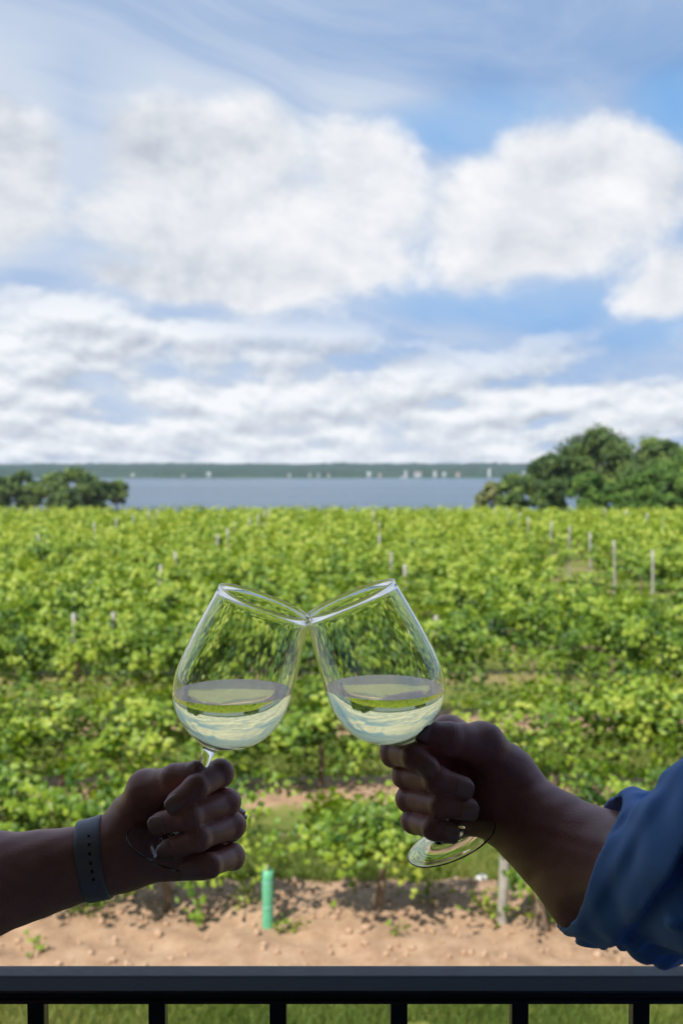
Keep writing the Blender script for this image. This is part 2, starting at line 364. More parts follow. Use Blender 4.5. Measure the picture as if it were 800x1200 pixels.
WORDP = {2: 'vines of the second row', 3: 'vines of the third row'}
MISS = {(2, 1): 0, (3, 4): 0}
for k in range(1, 20):
    y = ROW0 + ROWS * k
    halfw = 0.343 * y + 1.3
    sp_ = 1.75 if k < 5 else (2.0 if k < 9 else 2.7)
    lod = 0 if k < 3 else (1 if k < 8 else 2)
    n = int(2 * halfw / sp_) + 1
    off = random.uniform(-.4, .4); xsr = [-halfw + (i + 0.5) * 2 * halfw / n + off * 0.5 for i in range(n)]
    posn = 0
    for i, x in enumerate(xsr):
        if 4 <= k <= 9 and (5.3 if k < 7 else 6.9) < x < 9.6: continue            # open headland strip with the bare posts
        if k == 1 and i % 6 == 4: continue                    # missing vine
        if k == 2 and i % 7 == 5: continue
        if k in (3, 5) and random.random() < 0.08: continue
        posn += 1
        sz = {1: 0.84, 2: 1.13}.get(k, 1.0) * random.uniform(0.88, 1.10)
        
        if k <= 2:
            lab = '%s grapevine from the left in the %s row from the railing' % (ORD[posn - 1], ORD[k])
            gp = WORDP[k + 1]
        else:
            lab = 'one of the dense grapevines making up the %s row from the railing' % ORD[k]
            gp = 'vines of the %s row' % ORD[k]
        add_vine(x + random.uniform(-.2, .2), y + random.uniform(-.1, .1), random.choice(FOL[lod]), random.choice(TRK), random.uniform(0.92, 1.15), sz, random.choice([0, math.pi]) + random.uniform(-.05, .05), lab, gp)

# posts
def post_mesh(seed, h, r):
    rr = random.Random(seed); bm = bmesh.new()
    n = 7; tube(bm, [(rr.uniform(-.006, .006), rr.uniform(-.006, .006), -0.2 + (h + 0.2) * i / n) for i in range(n + 1)], [r * rr.uniform(.92, 1.08) for _ in range(n + 1)], 10, True, 0.05, rr)
    me = bpy.data.meshes.new('trellis_post'); bm.to_mesh(me); bm.free(); me.polygons.foreach_set('use_smooth', np.array([len(p.vertices) == 4 for p in me.polygons])); me.materials.append(M['post']); return me
PM = [post_mesh(i, 1.93, 0.035) for i in range(4)]
PMS = post_mesh(9, 1.2, 0.045)
def post(x, y, me, label='', group='trellis posts', tilt=0.0, s=1.0):
    o = bpy.data.objects.new('trellis_post', me); link(o); o.location = (x, y, gz(x, y)); o.rotation_euler = (random.uniform(-.04, .04), tilt + random.uniform(-.03, .03), random.uniform(0, 6)); o.scale = (s, s, s)
    tag(o, label, 'post', group); return o
post(1.40, 8.48, PMS, 'pale grey post standing on the soil directly under the blue-sleeved arm', tilt=0.01)
COLS = {'left': (-4.15, -9.8), 'middle': (1.45,), 'right': (8.35, 14.2)}
for k in range(2, 19):
    y = ROW0 + ROWS * k
    for side, cx in COLS.items():
        for c in cx:
            if side == 'middle' and k not in (2, 4, 5, 7, 9, 12): continue
            if side == 'left' and k in (3, 6): continue
            if k > 13: continue
            x = c + random.uniform(-.25, .25)
            if abs(x) > 0.343 * y + 0.8: continue
            far = 'third' if k == 2 else ORD[k]
            post(x, y + random.uniform(-.05, .05), random.choice(PM), s=(0.97 if side != 'right' and k > 2 else (1.0 if side == 'right' else .86)), label='weathered wooden trellis post in the %s row, %s of the field%s' % (far, {'left': 'left part', 'middle': 'middle', 'right': 'right part'}[side], ', the outer one' if abs(c) > 9 else ''))
post(-3.55, ROW0 + ROWS * 2, PM[1], s=.88, label='slightly leaning grey post, the second from the left above the watch', tilt=0.03)
# trellis wires of the nearest rows
for k in range(1, 4):
    y = ROW0 + ROWS * k; bm = bmesh.new(); hw = 0.343 * y + 2
    for h in (0.9, 1.45):
        tube(bm, [(-hw + 2 * hw * i / 12, 0, h + 0.012 * math.sin(i * 2)) for i in range(13)], [0.0012] * 13, 4)
    o = bm_obj('trellis_wire', bm, M['wire']); o.location = (0, y, gz(0, y)); tag(o, 'thin wires strung along the %s row of vines' % ORD[k], 'wire', 'trellis wires')

# grow tubes
def grow_tube(name, x, y, h, r, m, label):
    e = empty(name, (x, y, gz(x, y)), 0.3, label, 'grow tube', 'vine grow tubes')
    bm = bmesh.new(); n = 20; rings = []
    for i in range(8):
        t = i / 7; rr_ = r * (1 + 0.06 * math.sin(i * 1.7))
        if i == 7: rr_ *= 0.93
        rings.append([bm.verts.new((rr_ * math.cos(2*math.pi*k/n), rr_ * 0.9 * math.sin(2*math.pi*k/n), -0.03 + t * h)) for k in range(n)])
    for i in range(7, -1, -1):
        t = i / 7; rr_ = r * 0.90 * (1 + 0.06 * math.sin(i * 1.7))
        rings.append([bm.verts.new((rr_ * math.cos(2*math.pi*k/n), rr_ * 0.9 * math.sin(2*math.pi*k/n), -0.03 + t * h)) for k in range(n)])
    for i in range(len(rings)-1):
        for k in range(n): bm.faces.new((rings[i][k], rings[i][(k+1) % n], rings[i+1][(k+1) % n], rings[i+1][k]))
    bm_obj('sleeve', bm, m, e, smooth=True)
    bm = bmesh.new(); tube(bm, [(0, 0, -.05), (.004, 0, h * .5), (0, .004, h * 1.02)], [.012, .01, .008], 6); bm_obj('stake', bm, M['post'], e)
    for z in (h * .35, h * .75):
        bm = bmesh.new(); n = 20; a = []
        for zz, q in ((-.006, 1.07), (.006, 1.07)): a.append([bm.verts.new((r*q*math.cos(2*math.pi*k/n), r*q*.9*math.sin(2*math.pi*k/n), z+zz)) for k in range(n)])
        for k in range(n): bm.faces.new((a[0][k], a[0][(k+1)%n], a[1][(k+1)%n], a[1][k]))
        bm_obj('tie', bm, M['paletube'], e)
    return e
def ground_at(px, py):
    d = (P(px, py, 1) - CAM); t = -(CAM.z - (.10 if py > 960 else 0)) / d.z; q = CAM + d * t; return q.x, q.y
x, y = ground_at(314, 1089); grow_tube('grow_tube', x, y, 0.54, 0.05, M['tube'], 'upright green grow tube on the bare soil, between the two hands')
x, y = ground_at(628, 690); grow_tube('grow_tube', x, y, 0.8, 0.11, M['paletube'], 'pale teal grow tube far off among the vines, the farther of the two')
x, y = ground_at(698, 728); grow_tube('grow_tube', x, y, 0.65, 0.10, M['paletube'], 'pale teal grow tube among the vines at right, the nearer of the two')

# weeds
def weed_mesh(seed, h=0.22, n=26, size=0.055):
    rng = np.random.default_rng(seed); pos = rng.normal(size=(n, 3)) * np.array([h * .38, h * .38, 0]) ; pos[:, 2] = rng.uniform(0.02, h, n)
    nr = rng.normal(size=(n, 3)) * 0.5 + np.array([0, -0.2, 0.9]); V, Fc, t = place_leaves(pos, nr, size * rng.uniform(.6, 1.4, n), np.clip(rng.normal(size=n) * .15 + .62, 0, 1), 1, rng)
    b0 = len(V); V = np.concatenate([V, [[0, 0, 0]]]); t = np.concatenate([t, [.3]]); Fc = np.concatenate([Fc, [[b0, 8 * i, 8 * i + 4] for i in range(n)]])
    return mk_mesh('weed', V, Fc, M['vine'], attr=t)
WM = [weed_mesh(1), weed_mesh(2, .14, 18, .045), weed_mesh(3, .3, 36, .06)]
for px, py, w, lab in ((292, 1066, 2, 'leafy weed left of the green tube'), (343, 1094, 1, 'low weed on the soil right of the green tube'), (326, 1096, 1, 'tiny weed at the foot of the green tube'),
                       (112, 1072, 2, 'upright weed just below the bare forearm'), (97, 1078, 1, 'low bright weed below the bare forearm'), (48, 1124, 1, 'small weed above the railing at far left'),
                       (576, 1080, 2, 'leafy weed at the foot of the pale post'), (645, 1085, 2, 'leafy weed beside the gnarled stump under the sleeve'), (500, 1060, 0, 'bright leafy weed in the shade below the right glass'),
                       (232, 1082, 1, 'tiny bright weed on the soil left of the green tube'), (462, 1100, 1, 'small weed on the soil below the two glasses')):
    x, y = ground_at(px, py); o = bpy.data.objects.new('weed', WM[w]); link(o); o.location = (x, y, gz(x, y)); o.rotation_euler = (0, 0, random.uniform(0, 6)); tag(o, lab, 'weed', 'weeds on the bare soil')
# gnarled stump
x, y = ground_at(632, 1092); rr = random.Random(4); bm = bmesh.new()
tube(bm, [(0, 0, -.05), (.0, 0, .03), (.015, 0, .15), (-.01, .01, .3), (.02, 0, .48), (.03, .01, .7)], [.10, .075, .05, .042, .035, .024], 10, True, .2, rr)
tube(bm, [(0, 0, .2), (-.08, 0, .33), (-.12, .02, .45)], [.03, .02, .012], 7, True, .15, rr)
o = bm_obj('vine_stump', bm, M['bark'], smooth=True); o.location = (x, y, gz(x, y)); tag(o, 'gnarled bare vine stump on the soil beside the blue sleeve', 'stump')
# stone
x, y = ground_at(564, 1032); bm = bmesh.new(); bmesh.ops.create_icosphere(bm, subdivisions=3, radius=.06)
for v in bm.verts: v.co *= 1 + .25 * (vnoise(np.array(v.co.x * 30 + 9), np.array(v.co.y * 30 + v.co.z * 20 + 9)) - .5); v.co.z *= .6
o = bm_obj('stone', bm, M['stone'], smooth=True); o.location = (x, y, gz(x, y) + .02); tag(o, 'pale stone in the shaded grass left of the post', 'stone')
# clods
rng = np.random.default_rng(5); Vs = []; Fs = []; base = 0
bm = bmesh.new(); bmesh.ops.create_icosphere(bm, subdivisions=1, radius=1); bv = np.array([v.co[:] for v in bm.verts]); bf = np.array([[v.index for v in f.verts] for f in bm.faces]); bm.free()
for i in range(3200):
    k = rng.choice([0, 0, 0, 1]); x = rng.uniform(-4.8, 4.8); y = (rng.uniform(7.55, 9.5) if k == 0 else ROW0 + ROWS + rng.normal() * .35)
    s = 0.005 + 0.036 * rng.random() ** 5; v = bv * s * rng.uniform(.7, 1.3, (1, 3)) * (1 + .3 * rng.normal(size=(len(bv), 1)) * .5)
    Vs.append(v + np.array([x, y, gz(x, y) + s * .3])); Fs.append(bf + base); base += len(bv)
o = mesh_obj('soil_clods', np.concatenate(Vs), np.concatenate(Fs), M['clod']); tag(o, 'crumbly clods scattered over the bare tan soil', 'soil', kind='stuff')
# grass
def grass_patch(n, seed):
    rng = np.random.default_rng(seed)
    sel = rng.random(n); y = np.where(sel < .32, rng.uniform(6.3, 7.55, n), np.where(sel < .62, rng.uniform(9.35, 11.6, n), np.where(sel < .8, rng.uniform(12.9, 15.1, n), rng.uniform(16, 30, n))))
    x = rng.uniform(-1, 1, n) * (0.36 * y + .9)
    keep = (rowdist(y) > .75) | (y < 7.6); patch = vnoise(x * 1.7, y * 1.7, 8)
    keep &= (patch > .22)
    x, y = x[keep], y[keep]; n = len(x)
    z = np.array([gz(a, b) for a, b in zip(x, y)])
    h = rng.uniform(.025, .075, n) * (1 + .9 * vnoise(x * 3, y * 3, 4)); a = rng.uniform(0, 2 * np.pi, n); w_ = rng.uniform(.004, .009, n) * (1 + (y > 12) * .8)
    dx = np.cos(a) * w_; dy = np.sin(a) * w_; lx = rng.normal(size=n) * h * .5; ly = rng.normal(size=n) * h * .5
    A = np.stack([x - dx, y - dy, z - .005], 1); B = np.stack([x + dx, y + dy, z - .005], 1); C = np.stack([x + lx, y + ly, z + h], 1)
    V = np.stack([A, B, C], 1).reshape(-1, 3); F_ = np.arange(3 * n).reshape(-1, 3)
    t = np.clip(.35 + rng.normal(size=n) * .16 + .5 * (vnoise(x * 1.3, y * 1.3, 12) - .4), 0, 1)
    return V, F_, np.repeat(t, 3)
V, F_, t = grass_patch(150000, 3)
o = mesh_obj('grass', V, F_, M['grass'], attr=t); tag(o, 'patchy short grass growing between the vine rows', 'grass', kind='stuff')

# ------------------------------------------------------------------ trees
def tree(name, x, y, h, w, mt, label, group, seed, nleaf=7000, trunk_h=0.25, blobs=22, conic=False, leaf=0.42, z=None, hollow=0.0):
    rng = np.random.default_rng(seed); rr = random.Random(seed); z = gz(x, y) if z is None else z; nleaf = int(nleaf * 1.6); blobs = int(blobs * 2.0)
    e = empty(name, (x, y, z - .1), 0, label, 'tree', group)
    bm = bmesh.new(); th = h * .72; tube(bm, [(rr.uniform(-.01, .01) * h, rr.uniform(-.01, .01) * h, th * i / 6 - .2) for i in range(7)], [h * .026 * (1 - .8 * i / 6) + .03 for i in range(7)], 9, True, .08, rr)
    cen = []; rad = []
    for i in range(blobs):
        t = rr.uniform(0, 1); a = rr.uniform(0, 2 * math.pi)
        if conic: rmax = (1 - t) ** .8; zz = trunk_h + (1 - trunk_h) * t; rb = .12 + .14 * (1 - t)
        else: rmax = math.sqrt(max(0, 1 - (2 * t - .85) ** 2 / 1.35)); zz = trunk_h + (1 - trunk_h) * (0.08 + .8 * t); rb = rr.uniform(.17, .30)
        rh = w / 2 * rmax * math.sqrt(rr.uniform(.15, 1)) * .78
        c = np.array([math.cos(a) * rh, math.sin(a) * rh, zz * h]); cen.append(c); rad.append(rb * min(w, h) * .52)
        st = max(th * .3, min(th * .95, (zz - .22) * h)); mid = Vector((c[0] * .5, c[1] * .5, (st + c[2]) / 2 + .03 * h))
        if i < 14: tube(bm, [(0, 0, st * .9), mid, Vector(c)], [h * .011 + .02, h * .007 + .015, .02], 6, True, .05, rr)
    bm_obj('trunk', bm, M['treebark'], e, smooth=True)
    cen = np.array(cen); rad = np.array(rad); pr = rad ** 2; pr /= pr.sum()
    ib = rng.choice(len(cen), nleaf, p=pr); d = rng.normal(size=(nleaf, 3)); d /= np.linalg.norm(d, axis=1, keepdims=True)
    rr_ = rad[ib] * (rng.random(nleaf) ** .45) * (1 + .22 * rng.normal(size=nleaf))
    pos = cen[ib] + d * rr_[:, None] * np.array([1, 1, .78]); pos[:, 2] = np.maximum(pos[:, 2], .04 * h)
    bt = rng.normal(size=len(cen)) * .28
    tn = np.clip(.45 + bt[ib] + rng.normal(size=nleaf) * .13, 0, 1)
    V, Fc, t = place_leaves(pos, d * .7 + rng.normal(size=(nleaf, 3)) * .4 + np.array([0, 0, .35]), 1.2 * leaf * rng.uniform(.6, 1.4, nleaf), tn, 2, rng)
    mesh_obj('crown', V, Fc, mt, e, attr=t); return e
def treepx(pxl, pxr, pytop, y, **kw):
    """real tree whose crown spans the given picture columns when standing y metres off"""
    cx = ((pxl + pxr) / 2 - 400) / FPX * y; w = (pxr - pxl) / FPX * y; z = gz(cx, y); top = 4.1 + (546 - pytop) / FPX * y
    return dict(x=cx, y=y, h=top - z, w=w * 1.02, **kw)
T = lambda *a, **k: tree(k.pop('name', 'broadleaf_tree'), **treepx(*a, **k))
GR = 'trees at the right edge of the field'; GL = 'trees at the left edge of the field'
T(648, 752, 495, 150, mt=M['tree'], label='tallest broad airy tree of the right-hand wood', group=GR, seed=1, nleaf=9000, blobs=26, trunk_h=.2)
T(608, 680, 528, 145, mt=M['tree'], label='mid-height dark tree left of the tallest one in the right-hand wood', group=GR, seed=2)
T(728, 812, 506, 140, mt=M['tree'], label='dark tall tree right of the tallest one in the right-hand wood', group=GR, seed=3, nleaf=11000, blobs=34, trunk_h=.1, name='broadleaf_tree')
T(770, 870, 508, 128, mt=M['tree_bright'], label='tall tree cut by the right frame edge', group=GR, seed=4, nleaf=9000, trunk_h=.1)
T(660, 722, 548, 118, mt=M['tree_bright'], label='low bright green bushy tree in front of the tallest tree', group=GR, seed=5, trunk_h=.04, leaf=.34)
T(712, 778, 540, 120, mt=M['tree'], label='low dark bushy tree between the bright bush and the frame edge', group=GR, seed=6, trunk_h=.04, leaf=.34)
T(748, 815, 533, 116, mt=M['tree_bright'], label='round leafy tree low at the right frame edge', group=GR, seed=16, trunk_h=.04, leaf=.34)
T(578, 628, 550, 112, mt=M['tree'], label='small dark green tree at the left end of the right-hand wood', group=GR, seed=7, conic=False, trunk_h=.04, leaf=.3)
T(556, 594, 560, 114, mt=M['tree_pale'], label='pale yellowish bush at the very left end of the right-hand wood', group=GR, seed=8, trunk_h=.03, leaf=.3, nleaf=5000, name='flowering_bush')
T(620, 668, 556, 116, mt=M['tree'], label='low dark shrub tree between the small dark tree and the bright bush', group=GR, seed=9, trunk_h=.04, leaf=.3)
T(690, 860, 545, 112, mt=M['tree_bright'], label='low leafy undergrowth tree along the foot of the right-hand wood', group=GR, seed=10, trunk_h=.02, leaf=.34, nleaf=10000, blobs=34)
T(-40, 22, 551, 200, mt=M['tree'], label='dark tree cut by the left frame edge', group=GL, seed=11, trunk_h=.15)
T(-6, 60, 548, 205, mt=M['tree'], label='dark tree second from the left frame edge', group=GL, seed=12, trunk_h=.15)
T(36, 126, 545, 190, mt=M['tree'], label='widest round tree of the left-hand clump', group=GL, seed=13, trunk_h=.08, nleaf=10000, blobs=30)
T(92, 136, 558, 192, mt=M['tree'], label='mid-height tree joining the widest tree and the slender one at left', group=GL, seed=19, trunk_h=.08)
T(62, 96, 566, 180, mt=M['tree'], label='low dark bush in front of the widest tree of the left-hand clump', group=GL, seed=17, trunk_h=.02, leaf=.34, nleaf=5000)
T(120, 154, 560, 195, mt=M['tree'], label='small slender tree at the right end of the left-hand clump, water behind', group=GL, seed=14, trunk_h=.3, nleaf=4000, blobs=16, leaf=.36)
T(146, 168, 593, 195, mt=M['tree'], label='tiny low bush right of the slender tree by the water', group=GL, seed=15, trunk_h=.03, nleaf=1500, blobs=10, leaf=.3)
T(192, 204, 595, 195, mt=M['tree'], label='tiny round bush alone at the far field edge', group=GL, seed=18, trunk_h=.03, nleaf=800, blobs=8, leaf=.3)

# far woods
wx = np.arange(-1500, 1500.1, 5.5); wy = np.concatenate([np.arange(1826, 1990, 5.5), np.arange(1990, 2600, 11)])
WX, WY = np.meshgrid(wx, wy); WX = WX + 2 * (vnoise(WX * .7, WY * .7, 31) - .5) * 2
hh = 6 + 5.0 * vnoise(WX / 9, WY / 9, 21) + 3.5 * vnoise(WX / 45, WY / 45, 22) + 3 * vnoise(WX / 5, WY / 5, 23)
clear = smoothstep(.60, .72, vnoise(WX / 95, WY / 60, 27)) * (1 - smoothstep(1900, 1960, WY)); hh = hh * (1 - .75 * clear)
hh = hh + 5 * (vnoise(WX / 110, WY / 90, 41) - .35) + 3 * (vnoise(WX / 28, WY / 60, 42) - .5)
hh[0, :] = -1.0
WZ = zt(WX, WY) + hh
ii = np.arange(WX.size).reshape(WX.shape); WF = np.stack([ii[:-1, :-1], ii[:-1, 1:], ii[1:, 1:], ii[1:, :-1]], -1).reshape(-1, 4)
o = mesh_obj('far_woods', np.stack([WX.ravel(), WY.ravel(), WZ.ravel()], 1), WF, M['woods'], smooth=False); tag(o, 'dark wooded far shore stretching across the lake', 'woods', kind='stuff')
# far houses
def house(px, py, wpx, hpx, wall, roof, label, d=1815.0, gable=True):
    x = (px - 400) / FPX * d; W = wpx * .68 / FPX * d; H = hpx * .75 / FPX * d; zc = 4.1 + (546 - py) / FPX * d; z0 = zc - H / 2
    e = empty('house', (x, d, z0), 0, label, 'house', 'houses on the far shore'); g0 = -14.5 - z0
    bm = bmesh.new(); bx(bm, -W/2, W/2, -4, 4, min(g0, 0), H * .62); bm_obj('wall', bm, wall, e)
    bm = bmesh.new(); a = [bm.verts.new(p) for p in ((-W*.54,-4.6,H*.62),(W*.54,-4.6,H*.62),(W*.54,4.6,H*.62),(-W*.54,4.6,H*.62),(-W*.54,0,H),(W*.54,0,H))]
    for f in ((0,1,5,4),(2,3,4,5),(0,4,3),(1,2,5),(0,3,2,1)): bm.faces.new([a[i] for i in f])
    bm_obj('roof', bm, roof, e)
    for s in (-.28, .28):
        bm = bmesh.new(); bx(bm, s*W-.09*W, s*W+.09*W, -4.06, -4.01, H*.15, H*.45); bm_obj('window', bm, M['darkglass'], e)
    return e
for a in ((245, 555, 6, 6, M['housewhite'], M['housewhite'], 'bright white house standing alone on the far shore above the left glass'),
          (215, 556, 5, 4, M['housecream'], M['houseroof'], 'small cream house on the far shore at the left'),
          (156, 556, 6, 5, M['housecream'], M['housecream'], 'cream building on the far shore just right of the left-hand trees'),
          (339, 555, 4.5, 5, M['housewhite'], M['houseroof'], 'small grey-roofed white house on the far shore near the middle'),
          (363, 554.5, 4, 4, M['housecream'], M['houseroof'], 'small house on the far shore, left of the middle pair'),
          (373, 554.5, 3.5, 4, M['housewhite'], M['houseroof'], 'tiny white house on the far shore, right of the middle pair'),
          (385, 555, 4, 4, M['housecream'], M['houseroofr'], 'small cream house with brown roof on the far shore near the middle'),
          (432, 554.5, 6.5, 6, M['housewhite'], M['housewhite'], 'large white house on the far shore right of the middle'),
          (445, 555, 5, 4, M['housecream'], M['houseroofr'], 'brown-roofed house close right of the large white house'),
          (475, 551, 5, 4, M['housewhite'], M['houseroof'], 'white house high on the far shore'),
          (489, 553, 12, 4.5, M['housewhite'], M['houseroofr'], 'long low white building on the far shore'),
          (509, 551.5, 6, 4, M['housewhite'], M['houseroof'], 'white house right of the long low building'),
          (520, 555, 5, 6, M['housewhite'], M['housewhite'], 'upright white house on the far shore left of the brown-roofed one'),
          (536, 554.5, 7, 5, M['housecream'], M['houseroofr'], 'brown-roofed house on the far shore left of the tower'),
          (614, 553.5, 8, 4, M['housewhite'], M['housewhite'], 'white house at the far shore beside the right-hand trees'),
          (70, 556, 6, 4, M['housewhite'], M['houseroof'], 'white house on the far shore behind the left-hand trees')):
    house(*a)
# white tower with cap
d = 1812.; x = (573 - 400) / FPX * d; e = empty('silo', (x, d, -14.5), 0, 'tall narrow white tower on the far shore', 'tower')
bm = bmesh.new(); tube(bm, [(0, 0, 0), (0, 0, 8), (0, 0, 12.5)], [3.2, 3.0, 2.8], 16); bm_obj('wall', bm, M['housewhite'], e)
bm = bmesh.new(); tube(bm, [(0, 0, 12.5), (0, 0, 14.6), (0, 0, 15.8)], [2.9, 1.9, .2], 16); bm_obj('roof', bm, M['housewhite'], e)
# boat
d = 1690.; x = (473 - 400) / FPX * d; e = empty('motor_boat', (x, d, -16), 0, 'long white motor boat on the lake near the far shore', 'boat')
bm = bmesh.new(); prof = [(-7, 1.2, 1.2), (-3, 1.7, 1.2), (2, 1.7, 1.3), (6, 1.0, 1.6), (8, .1, 1.9)]; rg = []
for (xx, hw, tp) in prof: rg.append([bm.verts.new(q) for q in ((xx, -hw, tp), (xx, -hw * .6, -.3), (xx, hw * .6, -.3), (xx, hw, tp))])
for i in range(4):
    for k in range(4): bm.faces.new((rg[i][k], rg[i][(k+1)%4], rg[i+1][(k+1)%4], rg[i+1][k]))
bm.faces.new(list(reversed(rg[0]))); bm.faces.new(rg[-1]); bm_obj('hull', bm, M['boat'], e)
bm = bmesh.new(); bx(bm, -4, 2.5, -1.2, 1.2, 1.2, 3.6); bm_obj('cabin', bm, M['boat'], e, bevel=.2)
bm = bmesh.new(); bx(bm, -3, 1.5, -1.28, -1.21, 2.2, 3.1); bm_obj('window', bm, M['darkglass'], e)

# ------------------------------------------------------------------ balcony building and railing
bl = empty('porch_building', (0, 0, 0), 0, 'roofed porch with light boards the picture is taken from', 'building')
bm = bmesh.new(); bx(bm, -6, 6, -2.6, -2.4, 0, 5.9); bm_obj('wall', bm, M['porch'], bl)
bm = bmesh.new(); bx(bm, -6, -5.85, -2.395, 1.1, 2.6, 5.18); bm_obj('side_wall', bm, M['porch'], bl)
bm = bmesh.new(); bx(bm, 5.85, 6, -2.395, 1.1, 2.6, 5.18); bm_obj('side_wall', bm, M['porch'], bl)
bm = bmesh.new(); bx(bm, -6.3, 6.3, -2.395, 1.22, 5.19, 5.36); bm_obj('roof', bm, M['porch'], bl)
bm = bmesh.new(); bx(bm, -6, 6, -2.395, 1.12, 2.42, 2.6); bm_obj('floor', bm, M['porchfloor'], bl)
for x in (-5.5, -2.9, 2.9, 5.5):
    bm = bmesh.new(); bx(bm, x - .07, x + .07, .99, 1.11, 0, 2.41); bx(bm, x - .07, x + .07, .99, 1.11, 2.603, 5.187); bm_obj('post', bm, M['porch'], bl, bevel=.006)

RY, RZ = 0.915, 0.0
rl = empty('balcony_railing', (0, RY, 2.6), 0, 'dark metal balcony railing across the foot of the picture', 'railing')
# top rail: extruded moulded profile (y toward the camera is negative)
zt_top = 1.0245
prof = [(-.0180, -.0195), (-.0195, -.0190), (-.0200, -.0170), (-.0190, -.0160), (-.0175, -.0150), (-.0178, -.0125), (-.0200, -.0115), (-.0203, -.0080), (-.0190, -.0066), (-.0070, -.0012), (-.0050, -.0002), (-.0030, .0), (.0120, .0), (.0150, -.0006), (.0165, -.0020), (.0165, -.0180), (.0155, -.0195)]
bm = bmesh.new(); L = [[bm.verts.new((xx, yy_, zz_ + zt_top)) for yy_, zz_ in prof] for xx in (-5.4, 5.4)]
n = len(prof)
for k in range(n): bm.faces.new((L[0][k], L[1][k], L[1][(k+1)%n], L[0][(k+1)%n]))
bm.faces.new(list(reversed(L[0]))); bm.faces.new(L[1]); bm_obj('top_rail', bm, M['rail'], rl)
bm = bmesh.new(); bx(bm, -5.4, 5.4, -.014, .014, .075, .105); bm_obj('bottom_rail', bm, M['rail'], rl, bevel=.003)
bsp = 140.6 / FPX * .938; bx0 = (45 - 400) / FPX * .938
i0 = int((-2.6 - bx0) / bsp)
for i in range(i0, i0 + 44):
    xx = bx0 + i * bsp; bm = bmesh.new(); bx(bm, xx - .008, xx + .008, -.008, .008, .106, zt_top - .0195); bm_obj('baluster', bm, M['rail'], rl, bevel=.0015)
for xx in (-2.75, 2.75):
    bm = bmesh.new(); bx(bm, xx - .03, xx + .03, -.0165, .0165, .002, zt_top - .0198); bm_obj('post', bm, M['rail'], rl, bevel=.004)

# ------------------------------------------------------------------ signed distance modelling for bodies
class Grid:
    def __init__(s, lo, hi, h):
        s.lo = np.array(lo, np.float32); s.h = h
        n = np.ceil((np.array(hi) - np.array(lo)) / h).astype(int) + 1
        s.ax = [(s.lo[i] + h * np.arange(n[i])).astype(np.float32) for i in range(3)]
        s.X = s.ax[0][:, None, None]; s.Y = s.ax[1][None, :, None]; s.Z = s.ax[2][None, None, :]
class Pts:
    def __init__(s, p): p = np.asarray(p, np.float32); s.X, s.Y, s.Z = p[:, 0], p[:, 1], p[:, 2]
def cap(g, a, b, ra, rb):
    a = np.array(a, np.float32); b = np.array(b, np.float32); ab = b - a; L2 = float(ab @ ab) + 1e-9
    px, py, pz = g.X - a[0], g.Y - a[1], g.Z - a[2]
    t = np.clip((px * ab[0] + py * ab[1] + pz * ab[2]) / L2, 0, 1)
    return np.sqrt((px - t * ab[0]) ** 2 + (py - t * ab[1]) ** 2 + (pz - t * ab[2]) ** 2) - (ra + (rb - ra) * t)
def smin(a, b, k):
    h = np.clip(.5 + .5 * (b - a) / k, 0, 1); return b + (a - b) * h - k * h * (1 - h)
def chain(g, caps, k):
    d = None
    for c in caps:
        e = cap(g, *c); d = e if d is None else smin(d, e, k)
    return d
def nets(f, g):
    s = f < 0; nx_, ny_, nz_ = f.shape
    acc = np.zeros((nx_-1, ny_-1, nz_-1, 3), np.float32); cnt = np.zeros((nx_-1, ny_-1, nz_-1), np.float32)
    def sl(ax, o, n): return slice(o, n - 1 + o)
    for ax in range(3):
        o1 = [(0, 1), (0, 1), (0, 1)]
        for u in (0, 1):
            for v in (0, 1):
                off = [0, 0, 0]; oth = [i for i in range(3) if i != ax]; off[oth[0]] = u; off[oth[1]] = v
                A = tuple(slice(off[i], f.shape[i] - 1 + off[i]) for i in range(3))
                off2 = list(off); off2[ax] = 1; B = tuple(slice(off2[i], f.shape[i] - 1 + off2[i]) for i in range(3))
                cr = s[A] != s[B]; w0 = np.nonzero(cr); fa = f[A][w0]; fb = f[B][w0]; t = fa / (fa - fb)
                pos = np.zeros((len(t), 3), np.float32); pos[:, oth[0]] = u; pos[:, oth[1]] = v; pos[:, ax] = t
                acc[w0] += pos; cnt[w0] += 1
    cells = np.nonzero(cnt > 0); idm = np.full(cnt.shape, -1, np.int64); idm[cells] = np.arange(len(cells[0]))
    V = (np.stack(cells, 1) + acc[cells] / cnt[cells][:, None]) * g.h + g.lo
    Q = []
    for ax in range(3):
        oth = [i for i in range(3) if i != ax]
        A = [slice(None)] * 3; B = [slice(None)] * 3; A[ax] = slice(0, -1); B[ax] = slice(1, None)
        for o in oth: A[o] = slice(1, -1); B[o] = slice(1, -1)
        sa = s[tuple(A)]; sb = s[tuple(B)]; w0 = np.nonzero(sa != sb); c = np.stack(w0, 1); c[:, oth[0]] += 1; c[:, oth[1]] += 1
        def gid(du, dv):
            q = c.copy(); q[:, oth[0]] -= du; q[:, oth[1]] -= dv; return idm[q[:, 0], q[:, 1], q[:, 2]]
        quad = np.stack([gid(1, 1), gid(0, 1), gid(0, 0), gid(1, 0)], 1)
        flip = ~sa[w0] if ax != 1 else sa[w0]
        quad[flip] = quad[flip][:, ::-1]; Q.append(quad)
    Q = np.concatenate(Q); Q = Q[(Q >= 0).all(1)]
    return V, Q
